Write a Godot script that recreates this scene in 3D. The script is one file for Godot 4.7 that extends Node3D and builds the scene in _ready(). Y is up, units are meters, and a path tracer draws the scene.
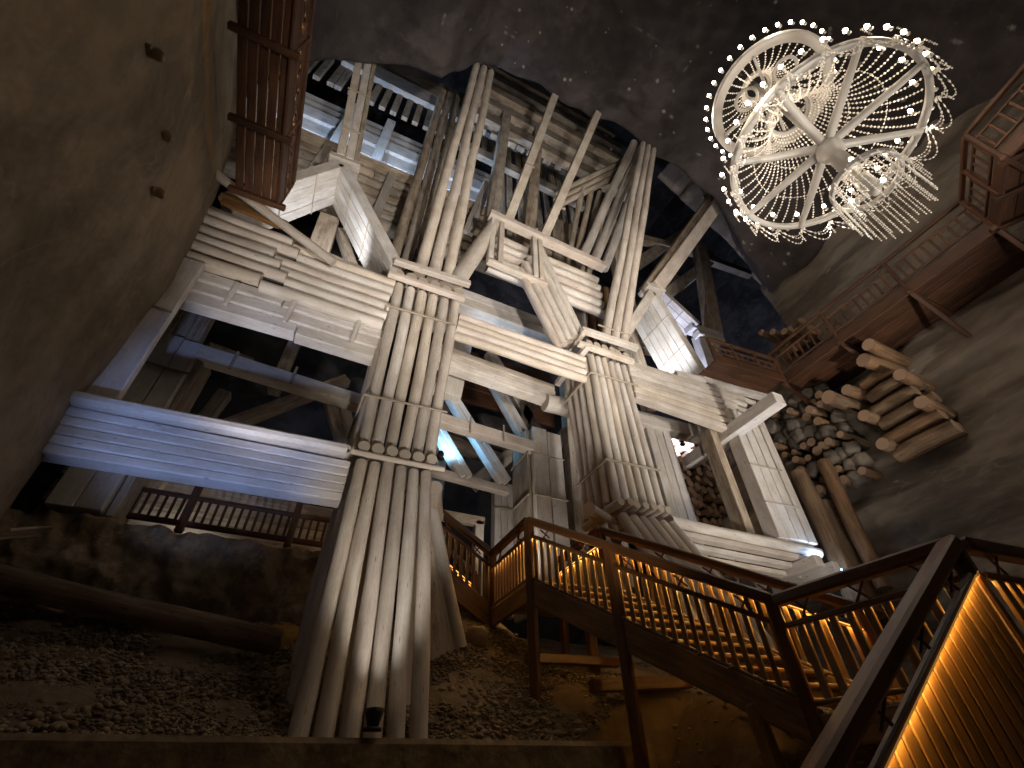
extends Node3D
# A salt-mine chamber: y is up, x runs along the timber front, depth d runs away from the viewer (z = -d). Metres.

var rng := RandomNumberGenerator.new()
var fnl := FastNoiseLite.new()
var M := {}
var names := {}
var cache := {}

func W(x, y, d) -> Vector3:
	return Vector3(x, y, -d)

# ---------------------------------------------------------------- node helpers
func numbered(called: String) -> String:
	if not names.has(called):
		names[called] = 0
		return called
	names[called] += 1
	return "%s_%03d" % [called, names[called]]

func thing(called: String, label: String, category: String, at: Vector3, group := "") -> Node3D:
	var o := Node3D.new()
	o.name = numbered(called)
	add_child(o)
	o.position = at
	o.set_meta("label", label)
	o.set_meta("category", category)
	if group:
		o.set_meta("group", group)
	return o

func part(called: String, mesh: Mesh, parent: Node, xf: Transform3D, mat = null) -> MeshInstance3D:
	var o := MeshInstance3D.new()
	o.name = called
	o.mesh = mesh
	if mat != null:
		o.material_override = mat
	parent.add_child(o, true)
	o.global_transform = xf
	return o

func struct(called: String, mesh: Mesh, mat) -> MeshInstance3D:
	var o := MeshInstance3D.new()
	o.name = called
	o.mesh = mesh
	o.material_override = mat
	o.set_meta("kind", "structure")
	add_child(o)
	return o

func along(a: Vector3, b: Vector3, side: Vector3) -> Transform3D:
	# local y runs from a to b, local x is as near to side as it can be
	var y := (b - a).normalized()
	var x := side - y * side.dot(y)
	if x.length() < 0.001:
		x = Vector3.RIGHT - y * y.x if absf(y.x) < 0.9 else Vector3.FORWARD - y * y.dot(Vector3.FORWARD)
	x = x.normalized()
	return Transform3D(Basis(x, y, x.cross(y)), a)

# ---------------------------------------------------------------- mesh helpers
func mesh_of(v: PackedVector3Array, n: PackedVector3Array, uv: PackedVector2Array, idx: PackedInt32Array, into: ArrayMesh = null) -> ArrayMesh:
	var arr := []
	arr.resize(Mesh.ARRAY_MAX)
	arr[Mesh.ARRAY_VERTEX] = v
	arr[Mesh.ARRAY_NORMAL] = n
	arr[Mesh.ARRAY_TEX_UV] = uv
	arr[Mesh.ARRAY_INDEX] = idx
	var m := into if into != null else ArrayMesh.new()
	m.add_surface_from_arrays(Mesh.PRIMITIVE_TRIANGLES, arr)
	return m

func log_mesh(length: float, r0: float, r1: float, variant: int, sides := 10) -> ArrayMesh:
	var key := "log%.2f_%.3f_%.3f_%d_%d" % [length, r0, r1, variant, sides]
	if cache.has(key):
		return cache[key]
	var v := PackedVector3Array(); var n := PackedVector3Array(); var uv := PackedVector2Array(); var idx := PackedInt32Array()
	var rings: int = clampi(int(length / 0.5) + 2, 3, 22)
	var ph := variant * 7.31
	var ctr := []
	for j in rings:
		var t := float(j) / (rings - 1)
		var y := t * length
		var r := lerpf(r0, r1, t) * (1.0 + 0.03 * sin(y * 2.3 + ph) + 0.02 * sin(y * 5.1 + ph * 2.0))
		if j == 0 or j == rings - 1:
			r *= 0.96
		var cx := r0 * 0.14 * sin(y * 0.9 + ph) * sin(PI * t)
		var cz := r0 * 0.14 * cos(y * 0.7 + ph * 1.7) * sin(PI * t)
		ctr.append([cx, y, cz, r])
		for i in sides + 1:
			var a := TAU * i / sides
			var rr := r * (1.0 + 0.035 * sin(a * 3.0 + ph + y))
			v.append(Vector3(cx + rr * cos(a), y, cz + rr * sin(a)))
			n.append(Vector3(cos(a), 0, sin(a)))
			uv.append(Vector2(float(i) / sides, y * 0.22 + variant * 0.37))
	for j in rings - 1:
		for i in sides:
			var p := j * (sides + 1) + i
			var q := p + sides + 1
			idx.append_array([p, p + 1, q, p + 1, q + 1, q])
	var m := mesh_of(v, n, uv, idx)
	# the sawn ends
	v = PackedVector3Array(); n = PackedVector3Array(); uv = PackedVector2Array(); idx = PackedInt32Array()
	for e in 2:
		var c = ctr[0] if e == 0 else ctr[rings - 1]
		var ny := -1.0 if e == 0 else 1.0
		var base := v.size()
		v.append(Vector3(c[0], c[1] + ny * 0.004, c[2])); n.append(Vector3(0, ny, 0)); uv.append(Vector2(0.5, 0.5))
		for i in sides:
			var a := TAU * i / sides
			v.append(Vector3(c[0] + c[3] * cos(a), c[1], c[2] + c[3] * sin(a))); n.append(Vector3(0, ny, 0)); uv.append(Vector2(0.5 + 0.3 * cos(a), 0.5 + 0.3 * sin(a)))
		for i in sides:
			var p := base + 1 + i
			var q := base + 1 + (i + 1) % sides
			if e == 0:
				idx.append_array([base, q, p])
			else:
				idx.append_array([base, p, q])
	mesh_of(v, n, uv, idx, m)
	cache[key] = m
	return m

func box_mesh(w: float, length: float, t: float, variant := 0, ch := 0.012) -> ArrayMesh:
	# chamfered plank: x in [-w/2, w/2], y in [0, length], z in [-t/2, t/2]
	var key := "box%.3f_%.2f_%.3f_%d_%.3f" % [w, length, t, variant, ch]
	if cache.has(key):
		return cache[key]
	var c: float = minf(ch, minf(w, t) * 0.3)
	var h := Vector3(w / 2, length / 2, t / 2)
	var v := PackedVector3Array(); var n := PackedVector3Array(); var uv := PackedVector2Array(); var idx := PackedInt32Array()
	var quad := func(pts: Array, nn: Vector3) -> void:
		var b := v.size()
		for p in pts:
			v.append(p + Vector3(0, h.y, 0)); n.append(nn)
			var u: float = p.x if absf(nn.x) < 0.6 else p.z
			var vv: float = p.y
			if absf(nn.y) > 0.8:
				vv = p.z
			uv.append(Vector2(u * 0.9 + variant * 0.31, vv * 0.22 + variant * 0.43))
		var flip: bool = (pts[1] - pts[0]).cross(pts[2] - pts[0]).dot(nn) > 0.0
		for k in range(1, pts.size() - 1):
			if flip:
				idx.append_array([b, b + k + 1, b + k])
			else:
				idx.append_array([b, b + k, b + k + 1])
	for ax in 3:
		for s in [-1.0, 1.0]:
			var o := Vector3.ZERO; o[ax] = s
			var e1 := (ax + 1) % 3; var e2 := (ax + 2) % 3
			var pts := []
			for k in [[-1, -1], [1, -1], [1, 1], [-1, 1]]:
				var p := Vector3.ZERO
				p[ax] = s * h[ax]; p[e1] = k[0] * (h[e1] - c); p[e2] = k[1] * (h[e2] - c)
				pts.append(p)
			quad.call(pts, o)
	for ax in 3:
		var e1 := (ax + 1) % 3; var e2 := (ax + 2) % 3
		for s1 in [-1.0, 1.0]:
			for s2 in [-1.0, 1.0]:
				var pts := []
				for k in [[-1, 0], [1, 0], [1, 1], [-1, 1]]:
					var p := Vector3.ZERO
					p[ax] = k[0] * (h[ax] - c)
					p[e1] = s1 * (h[e1] - (c if k[1] == 1 else 0.0))
					p[e2] = s2 * (h[e2] - (0.0 if k[1] == 1 else c))
					pts.append(p)
				var nn := Vector3.ZERO; nn[e1] = s1; nn[e2] = s2
				quad.call(pts, nn.normalized())
	var m := mesh_of(v, n, uv, idx)
	cache[key] = m
	return m

func lathe_mesh(profile: Array, sides := 24) -> ArrayMesh:
	# profile: [radius, y] pairs; smooth
	var st := SurfaceTool.new()
	st.begin(Mesh.PRIMITIVE_TRIANGLES)
	for j in profile.size():
		for i in sides + 1:
			var a := TAU * i / sides
			st.set_uv(Vector2(float(i) / sides, float(j) / profile.size()))
			st.add_vertex(Vector3(profile[j][0] * cos(a), profile[j][1], profile[j][0] * sin(a)))
	for j in profile.size() - 1:
		for i in sides:
			var p := j * (sides + 1) + i
			var q := p + sides + 1
			for k in [p, p + 1, q, p + 1, q + 1, q]:
				st.add_index(k)
	st.generate_normals()
	return st.commit()

func grid_mesh(nu: int, nv: int, f: Callable, flip := false) -> ArrayMesh:
	var st := SurfaceTool.new()
	st.begin(Mesh.PRIMITIVE_TRIANGLES)
	st.set_smooth_group(0)
	for j in nv + 1:
		for i in nu + 1:
			st.set_uv(Vector2(float(i) / nu, float(j) / nv))
			st.add_vertex(f.call(float(i) / nu, float(j) / nv))
	for j in nv:
		for i in nu:
			var p := j * (nu + 1) + i
			var q := p + nu + 1
			for k in ([p, q, p + 1, p + 1, q, q + 1] if flip else [p, p + 1, q, p + 1, q + 1, q]):
				st.add_index(k)
	st.generate_normals()
	return st.commit()

# ---------------------------------------------------------------- timber helpers
func timber(kind: String) -> Material:
	var l: Array = M[kind]
	return l[rng.randi() % l.size()]

func log_at(parent: Node, a: Vector3, b: Vector3, r: float, kind := "white", r1 := -1.0, called := "log") -> MeshInstance3D:
	var length := snappedf(a.distance_to(b), 0.05)
	var m := log_mesh(length, snappedf(r, 0.0025), snappedf(r1 if r1 > 0.0 else r, 0.0025), rng.randi() % 5)
	var o := part(called, m, parent, along(a, b, Vector3(1, 0.3, 0.2).rotated(Vector3.UP, rng.randf() * 6.0)))
	var mt := timber(kind)
	o.set_surface_override_material(0, mt)
	o.set_surface_override_material(1, M.cut_white if kind == "white" or kind == "grey" else M.cut_brown)
	return o

func plank_at(parent: Node, a: Vector3, b: Vector3, w: float, t: float, side: Vector3, kind := "board", called := "plank", ch := 0.015) -> MeshInstance3D:
	var m := box_mesh(snappedf(w, 0.005), snappedf(a.distance_to(b), 0.05), snappedf(t, 0.005), rng.randi() % 4, ch)
	return part(called, m, parent, along(a, b, side), timber(kind))

func logs(parent: Node, a0: Vector3, a1: Vector3, b0: Vector3, b1: Vector3, n: int, r: float, kind := "white", jit := 0.04) -> void:
	var ra := r; var rb := r
	if n > 1:
		var dir := (b0 - a0).normalized()
		var wa := (a1 - a0); var wb := (b1 - b0)
		ra = minf(r * 1.15, (wa - dir * wa.dot(dir)).length() / (n - 1) * 0.455)
		rb = minf(r * 1.15, (wb - dir * wb.dot(dir)).length() / (n - 1) * 0.455)
	for i in n:
		var t := 0.5 if n == 1 else float(i) / (n - 1)
		var a := a0.lerp(a1, t); var b := b0.lerp(b1, t)
		var d := (b - a).normalized()
		a += d * rng.randf_range(-jit, jit); b += d * rng.randf_range(-jit, jit)
		log_at(parent, a, b, ra * rng.randf_range(0.93, 1.03), kind, rb * rng.randf_range(0.93, 1.03))

func planks(parent: Node, a0: Vector3, a1: Vector3, b0: Vector3, b1: Vector3, n: int, thick: float, kind := "board", gap := 0.012, jit := 0.03) -> void:
	# n planks side by side filling the strip between edge a0-b0 and edge a1-b1
	for i in n:
		var t := (i + 0.5) / n
		var a := a0.lerp(a1, t); var b := b0.lerp(b1, t)
		var d := (b - a).normalized()
		a += d * rng.randf_range(-jit, jit); b += d * rng.randf_range(-jit, jit)
		var side := (a1 - a0)
		side -= d * side.dot(d)
		var nrm := side.normalized().cross(d)
		var off := nrm * rng.randf_range(-0.01, 0.01)
		plank_at(parent, a + off, b + off, side.length() / n - gap, thick, side, kind)

func rod(parent: Node, a: Vector3, b: Vector3, r: float, mat: Material, called := "band") -> MeshInstance3D:
	return part(called, log_mesh(snappedf(a.distance_to(b), 0.05), snappedf(r, 0.005), snappedf(r, 0.005), 0, 6), parent, along(a, b, Vector3(0.2, 0.9, 0.3)), mat)

# ---------------------------------------------------------------- materials
func noise_img(w: int, h: int, freq: float, sd: int, octaves := 4) -> Image:
	var f := FastNoiseLite.new()
	f.noise_type = FastNoiseLite.TYPE_SIMPLEX_SMOOTH
	f.frequency = freq
	f.seed = sd
	f.fractal_octaves = octaves
	return f.get_seamless_image(w, h)

func wood_image(light: Color, dark: Color, grime: float, sd: int, streaky := 0.8) -> Image:
	var w := 256; var h := 512
	var streak := noise_img(256, 64, 0.06, sd, 5)
	streak.resize(w, h, Image.INTERPOLATE_CUBIC)
	var blot := noise_img(w, h, 0.009, sd + 5, 4)
	var fine := noise_img(w, h, 0.08, sd + 9, 3)
	var img := Image.create(w, h, false, Image.FORMAT_RGB8)
	for y in h:
		for x in w:
			var s := streak.get_pixel(x, y).r
			var b := blot.get_pixel(x, y).r
			var g := fine.get_pixel(x, y).r
			var k := clampf((s - 0.5) * streaky + (b - 0.52) * grime * 1.6 + (g - 0.5) * 0.3 + 0.25, 0.0, 1.0)
			img.set_pixel(x, y, light.lerp(dark, k))
	# knots and nail marks
	var r := RandomNumberGenerator.new()
	r.seed = sd
	for i in 26:
		var cx := r.randi() % w; var cy := r.randi() % h
		var rad := r.randf_range(1.5, 4.5)
		for yy in range(-6, 7):
			for xx in range(-6, 7):
				var dd := sqrt(xx * xx + yy * yy * 0.4)
				if dd < rad:
					var px := posmod(cx + xx, w); var py := posmod(cy + yy, h)
					img.set_pixel(px, py, img.get_pixel(px, py).lerp(dark.darkened(0.35), 0.75 * (1.0 - dd / rad)))
	return img

func std(col: Color, rough: float, metal := 0.0) -> StandardMaterial3D:
	var m := StandardMaterial3D.new()
	m.albedo_color = col
	m.roughness = rough
	m.metallic = metal
	return m

func wood_set(images: Array, tints: Array, rough: float, relief: float) -> Array:
	var out := []
	for i in tints.size():
		var m := std(tints[i], rough)
		m.albedo_texture = images[i % images.size()]
		m.uv1_offset = Vector3(0.13 * i, 0.29 * i, 0)
		m.normal_enabled = true
		m.normal_texture = M.wood_normal
		m.normal_scale = relief
		out.append(m)
	return out

func rock_mat(a: Color, b: Color, c: Color, sd: int, scale: Vector3, spots: int, spot_col: Color) -> StandardMaterial3D:
	var w := 512
	var n1 := noise_img(w, w, 0.006, sd, 5)
	var n2 := noise_img(w, w, 0.03, sd + 3, 4)
	var n3 := noise_img(w, w, 0.016, sd + 8, 3)
	var img := Image.create(w, w, false, Image.FORMAT_RGB8)
	for y in w:
		for x in w:
			var k := n1.get_pixel(x, y).r * 0.65 + n2.get_pixel(x, y).r * 0.35
			var col := a.lerp(b, smoothstep(0.3, 0.7, k))
			var vein := 1.0 - smoothstep(0.0, 0.025, absf(n3.get_pixel(x, y).r - 0.5))
			col = col.lerp(c, vein * 0.45 * smoothstep(0.35, 0.7, n1.get_pixel(y, x).r))
			img.set_pixel(x, y, col)
	var r := RandomNumberGenerator.new()
	r.seed = sd
	for i in spots:
		var cx := r.randi() % w; var cy := r.randi() % w
		var rad := r.randf_range(1.2, 4.0)
		for yy in range(-5, 6):
			for xx in range(-5, 6):
				var dd := sqrt(xx * xx + yy * yy) + sin(xx * 2.0 + yy) * 0.5
				if dd < rad:
					var px := posmod(cx + xx, w); var py := posmod(cy + yy, w)
					img.set_pixel(px, py, img.get_pixel(px, py).lerp(spot_col, 0.85 * clampf(1.3 - dd / rad, 0.0, 1.0)))
	var m := std(Color.WHITE, 0.85)
	m.albedo_texture = ImageTexture.create_from_image(img)
	var bump := noise_img(w, w, 0.02, sd + 20, 5)
	bump.bump_map_to_normal_map(6.0)
	m.normal_enabled = true
	m.normal_texture = ImageTexture.create_from_image(bump)
	m.normal_scale = 0.8
	m.uv1_triplanar = true
	m.uv1_world_triplanar = true
	m.uv1_scale = scale
	return m

func make_materials() -> void:
	var bump := noise_img(128, 32, 0.06, 77, 4)
	bump.resize(256, 512, Image.INTERPOLATE_CUBIC)
	bump.bump_map_to_normal_map(3.0)
	M.wood_normal = ImageTexture.create_from_image(bump)
	var wi := []
	for k in 3:
		wi.append(ImageTexture.create_from_image(wood_image(Color(0.85, 0.835, 0.82), Color(0.67, 0.63, 0.595), 0.5, 11 + 30 * k, 0.3)))
	M.white = wood_set(wi, [Color(1, 0.99, 0.97), Color(0.96, 0.93, 0.9), Color(0.92, 0.9, 0.87), Color(0.98, 0.95, 0.9)], 0.72, 0.3)
	M.board = wood_set(wi, [Color(1, 1, 1), Color(0.97, 0.96, 0.95), Color(0.94, 0.93, 0.91)], 0.7, 0.25)
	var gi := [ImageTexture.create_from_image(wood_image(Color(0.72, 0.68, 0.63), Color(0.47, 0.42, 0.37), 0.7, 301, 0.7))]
	M.grey = wood_set(gi, [Color(1, 1, 1), Color(0.93, 0.92, 0.9), Color(1.0, 0.97, 0.93)], 0.8, 0.6)  # greyed copy of the white timber; shade of rear timbers put into its colour
	M.cut_white = std(Color(0.72, 0.67, 0.61), 0.85)
	M.cut_brown = std(Color(0.58, 0.48, 0.39), 0.85)
	var bi := []
	for k in 2:
		bi.append(ImageTexture.create_from_image(wood_image(Color(0.53, 0.42, 0.28), Color(0.33, 0.25, 0.16), 0.4, 211 + 30 * k)))
	M.stair = wood_set(bi, [Color(1, 0.95, 0.9), Color(0.9, 0.86, 0.8), Color(0.95, 0.88, 0.8)], 0.42, 0.35)
	M.rail = wood_set(bi, [Color(0.76, 0.62, 0.5), Color(0.68, 0.55, 0.44)], 0.38, 0.35)
	var oi := [ImageTexture.create_from_image(wood_image(Color(0.58, 0.49, 0.39), Color(0.36, 0.28, 0.21), 0.6, 401))]
	M.walk = wood_set(oi, [Color(0.6, 0.46, 0.37), Color(0.52, 0.4, 0.32)], 0.6, 0.4)
	M.old = wood_set(oi, [Color(0.88, 0.86, 0.84), Color(0.76, 0.74, 0.72), Color(0.86, 0.79, 0.72)], 0.82, 0.6)
	M.rope = std(Color(0.62, 0.57, 0.5), 0.9)
	M.iron = std(Color(0.1, 0.09, 0.085), 0.55, 0.6)
	M.black = std(Color(0.03, 0.03, 0.03), 0.5)
	M.rock_left = rock_mat(Color(0.42, 0.37, 0.3), Color(0.56, 0.5, 0.41), Color(0.66, 0.61, 0.53), 3, Vector3(0.13, 0.06, 0.13), 0, Color(0.66, 0.6, 0.53))
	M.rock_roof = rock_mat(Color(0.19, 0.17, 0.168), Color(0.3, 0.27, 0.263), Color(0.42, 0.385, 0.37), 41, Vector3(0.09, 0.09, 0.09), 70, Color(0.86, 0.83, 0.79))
	M.rock_right = rock_mat(Color(0.35, 0.32, 0.285), Color(0.52, 0.475, 0.425), Color(0.64, 0.6, 0.55), 63, Vector3(0.1, 0.17, 0.05), 20, Color(0.7, 0.66, 0.6))
	M.rock_back = rock_mat(Color(0.2, 0.19, 0.19), Color(0.32, 0.31, 0.31), Color(0.4, 0.38, 0.37), 87, Vector3(0.1, 0.1, 0.1), 10, Color(0.5, 0.5, 0.5))
	M.soil = rock_mat(Color(0.4, 0.33, 0.24), Color(0.54, 0.46, 0.34), Color(0.6, 0.53, 0.42), 101, Vector3(0.3, 0.3, 0.3), 30, Color(0.55, 0.48, 0.38))
	M.stone = rock_mat(Color(0.46, 0.39, 0.3), Color(0.64, 0.56, 0.44), Color(0.7, 0.64, 0.54), 121, Vector3(0.6, 0.6, 0.6), 40, Color(0.3, 0.25, 0.2))
	M.crystal = std(Color(0.93, 0.9, 0.85), 0.12)
	M.crystal.clearcoat_enabled = true
	M.crystal.clearcoat = 0.6
	M.salt_metal = std(Color(0.68, 0.66, 0.63), 0.4)
	M.bulb = std(Color(1, 0.95, 0.85), 0.4)
	M.bulb.emission_enabled = true
	M.bulb.emission = Color(1.0, 0.93, 0.83)
	M.bulb.emission_energy_multiplier = 14.0
	M.led = std(Color(1, 0.85, 0.6), 0.4)
	M.led.emission_enabled = true
	M.led.emission = Color(1.0, 0.72, 0.36)
	M.led.emission_energy_multiplier = 2.2
	M.cool_glass = std(Color(0.9, 0.95, 1), 0.3)
	M.cool_glass.emission_enabled = true
	M.cool_glass.emission = Color(0.72, 0.85, 1.0)
	M.cool_glass.emission_energy_multiplier = 4.0
	M.warm_glass = std(Color(1, 0.95, 0.88), 0.3)
	M.warm_glass.emission_enabled = true
	M.warm_glass.emission = Color(1.0, 0.9, 0.76)
	M.warm_glass.emission_energy_multiplier = 4.0

func nz(p: Vector3, s: float) -> float:
	return fnl.get_noise_3dv(p * s)

# ---------------------------------------------------------------- lamps
const COOL := Color(0.72, 0.84, 1.0)
const WARM := Color(1.0, 0.96, 0.915)

func flood(at: Vector3, target: Vector3, energy: float, cone: float, cool: bool, label: String, col = null, size := 0.12) -> void:
	# a small black floodlight on a stub stand, with a glass and the light just in front of it
	var dir := (target - at).normalized()
	var t := thing("floodlight", label, "floodlight", at - Vector3(0, 0.18, 0), "floodlights on the timber")
	part("stand", lathe_mesh([[0.0, 0.0], [0.1, 0.0], [0.1, 0.03], [0.025, 0.05], [0.025, 0.14], [0.0, 0.14]], 12), t, Transform3D(Basis(), at - Vector3(0, 0.18, 0)), M.black)
	var xf := along(at - dir * 0.1, at + dir, Vector3.UP)
	part("housing", lathe_mesh([[0.0, -0.08], [0.05, -0.07], [0.07, 0.0], [0.09, 0.06], [0.1, 0.1], [0.085, 0.1], [0.08, 0.085], [0.0, 0.085]], 16), t, xf, M.black)
	part("lens_glass", lathe_mesh([[0.08, 0.087], [0.05, 0.092], [0.0, 0.093]], 16), t, xf, M.cool_glass if cool else M.warm_glass)
	var l := SpotLight3D.new()
	l.name = "beam"
	t.add_child(l)
	l.global_transform = Transform3D(Basis.looking_at(dir, Vector3(0.1, 0.3, 0.9)), at + dir * 0.06)
	l.light_color = col if col != null else (COOL if cool else WARM)
	l.light_energy = energy
	l.light_size = size
	l.spot_angle = cone
	l.spot_angle_attenuation = 0.7
	l.spot_range = 60.0
	l.spot_attenuation = 2.0
	l.shadow_enabled = true

# ---------------------------------------------------------------- the cave
const EDGE := [[-9.0, 13.0, 7.2], [-5.4, 15.5, 7.0], [-4.0, 18.9, 6.6], [-3.0, 20.8, 6.4], [-1.8, 21.2, 6.2], [0.2, 21.6, 5.9], [1.45, 24.0, 5.5], [2.4, 24.4, 5.4], [5.2, 24.1, 5.2], [7.3, 23.6, 5.0], [8.9, 23.0, 4.9], [9.9, 21.9, 4.8], [11.5, 20.9, 4.8], [12.6, 19.4, 5.0], [14.7, 16.1, 6.0]]

func edge_at(x: float) -> Vector2:
	for i in EDGE.size() - 1:
		if x <= EDGE[i + 1][0]:
			var t: float = clampf((x - EDGE[i][0]) / (EDGE[i + 1][0] - EDGE[i][0]), 0.0, 1.0)
			return Vector2(lerpf(EDGE[i][1], EDGE[i + 1][1], t), lerpf(EDGE[i][2], EDGE[i + 1][2], t))
	return Vector2(16.1, 6.0)

func ground_y(x: float, d: float) -> float:
	var left := 1.97 + maxf(0.0, d - 6.15) * lerpf(0.52, 0.78, smoothstep(1.8, 2.8, x))
	if d > 8.4:
		left = minf(left, 4.1)
	var right := 1.55 + (d - 2.5) * 0.3
	var y := lerpf(left, right, smoothstep(3.4, 5.2, x))
	if d < 6.05:
		y = lerpf(0.2, right - smoothstep(4.0, 2.5, d) * 0.9, smoothstep(4.2, 5.6, x))
	return minf(y, 5.0)

func make_cave() -> void:
	# left wall: a leaning rock face that ends at the timber front and turns away behind it
	var lw := func(u: float, v: float) -> Vector3:
		var y := lerpf(-0.5, 24.0, v)
		var d := lerpf(-6.5, 7.05, minf(u / 0.9, 1.0))
		var x := -3.32 - maxf(0.0, y - 8.5) * 0.13 - maxf(0.0, y - 12.0) * 0.08 - maxf(0.0, y - 16.0) * 0.5
		x += 0.12 * smoothstep(6.5, 3.5, y)
		if u > 0.9:
			x -= (u - 0.9) * 60.0
			d += (u - 0.9) * 5.0
		var p := Vector3(x, y, -d)
		var fade := smoothstep(7.6, 6.2, d) * 0.8 + 0.2
		x += (nz(p, 4.0) * 0.35 + nz(p, 14.0) * 0.07 + nz(p, 50.0) * 0.02) * fade
		return Vector3(x, y, -d)
	struct("wall_left", grid_mesh(110, 130, lw), M.rock_left)
	# the vault up to its broken back edge, with the edge turned up into the slot behind
	var cv := func(u: float, v: float) -> Vector3:
		var x := lerpf(-8.5, 15.2, u)
		var e := edge_at(x)
		var p := Vector3.ZERO
		if v < 0.85:
			var d := lerpf(-6.5, e.y, v / 0.85)
			p = Vector3(x, e.x + 0.5 * sin((e.y - d) * 0.35), -d)
		else:
			var k := (v - 0.85) / 0.15
			p = Vector3(x, e.x + k * 21.0, -(e.y + 0.25 * sin(k * PI * 0.5)))
		p.y += nz(p, 4.0) * 0.7 + nz(p, 14.0) * 0.3 + nz(p, 40.0) * 0.1
		p.z += nz(p + Vector3(50, 0, 0), 12.0) * 0.3
		return p
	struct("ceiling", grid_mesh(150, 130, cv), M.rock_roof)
	# right wall with ledges running along the chamber
	var rw := func(u: float, v: float) -> Vector3:
		var y := lerpf(-0.5, 24.0, v)
		var d := lerpf(-6.5, lerpf(12.5, 6.2, smoothstep(12.0, 14.5, y)), minf(u / 0.92, 1.0))
		var x := 14.6 - 0.35 * floorf((14.0 - y) / 1.7) * smoothstep(14.0, 12.0, y) * 0.6 - maxf(0.0, y - 19.0) * 0.6
		if u > 0.92:
			x += (u - 0.92) * 90.0
			d += (u - 0.92) * 4.0
		var p := Vector3(x, y, -d)
		x += nz(p * Vector3(1, 1.4, 0.45), 9.0) * 0.55 + nz(p * Vector3(1, 2.2, 0.6), 25.0) * 0.2 + nz(p, 60.0) * 0.06
		return Vector3(x, y, -d)
	struct("wall_right", grid_mesh(130, 130, rw, true), M.rock_right)
	# the slot behind the timber and the closing walls
	var bw := func(u: float, v: float) -> Vector3:
		var p := Vector3(lerpf(-12.0, 24.0, u), lerpf(-0.5, 44.0, v), -17.0)
		p.z += nz(p, 4.0) * 1.2 + nz(p, 15.0) * 0.4
		return p
	struct("wall_back", grid_mesh(60, 60, bw), M.rock_back)
	for s in [["wall_side", Vector3(-12, 21.5, -11.5), Vector3(0.5, 45, 12)], ["wall_side_001", Vector3(24, 21.5, -11.5), Vector3(0.5, 45, 12)], ["ceiling_slot", Vector3(6, 44.2, -11), Vector3(37, 0.5, 14)], ["wall_front", Vector3(5, 12, 6.8), Vector3(32, 26, 0.5)], ["floor", Vector3(5, -0.25, -2.0), Vector3(34, 0.5, 18)]]:
		var bm := BoxMesh.new()
		bm.size = s[2]
		var o := struct(s[0], bm, M.rock_back)
		o.position = s[1]
	# the bank of rubble and its kerb
	var gm := func(u: float, v: float) -> Vector3:
		var x := lerpf(-5.0, 16.0, u); var d := lerpf(2.0, 15.0, v)
		var p := Vector3(x, ground_y(x, d), -d)
		p.y += nz(p, 25.0) * 0.12 * smoothstep(5.9, 6.6, d) + nz(p, 60.0) * 0.05
		return p
	struct("floor_bank", grid_mesh(120, 100, gm), M.soil)
	var k := struct("trim_1", box_mesh(0.34, 9.6, 2.1, 0, 0.05), M.soil)
	k.transform = along(W(-4.9, 0.96, 6.02), W(5.0, 0.96, 6.02), Vector3(0, 0, 1))
	k.name = "trim_1"
	# loose stones on the bank
	var mm := MultiMesh.new()
	mm.transform_format = MultiMesh.TRANSFORM_3D
	var sm := SphereMesh.new()
	sm.radius = 1.0; sm.height = 1.5; sm.radial_segments = 6; sm.rings = 3
	mm.mesh = sm
	mm.instance_count = 18000
	for i in mm.instance_count:
		var x := rng.randf_range(-3.6, 9.0)
		var d := rng.randf_range(6.2, 10.0) if x < 4.0 else rng.randf_range(3.2, 10.0)
		if i % 3 > 0:
			x = rng.randf_range(-3.4, 5.0)
			d = rng.randf_range(6.15, 8.6)
		var r := rng.randf_range(0.011, 0.034) * (1.9 if rng.randf() < 0.1 else 1.0)
		var b := Basis.from_euler(Vector3(rng.randf() * 6, rng.randf() * 6, rng.randf() * 6)).scaled(Vector3(r, r * 0.7, r * 1.2))
		mm.set_instance_transform(i, Transform3D(b, W(x, ground_y(x, d) + r * 0.25, d)))
	var st := MultiMeshInstance3D.new()
	st.name = "loose_stones"
	st.multimesh = mm
	st.material_override = M.stone
	st.set_meta("kind", "stuff")
	st.set_meta("label", "loose brown rubble scattered over the bank below the timbers")
	st.set_meta("category", "rubble")
	add_child(st)

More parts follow.
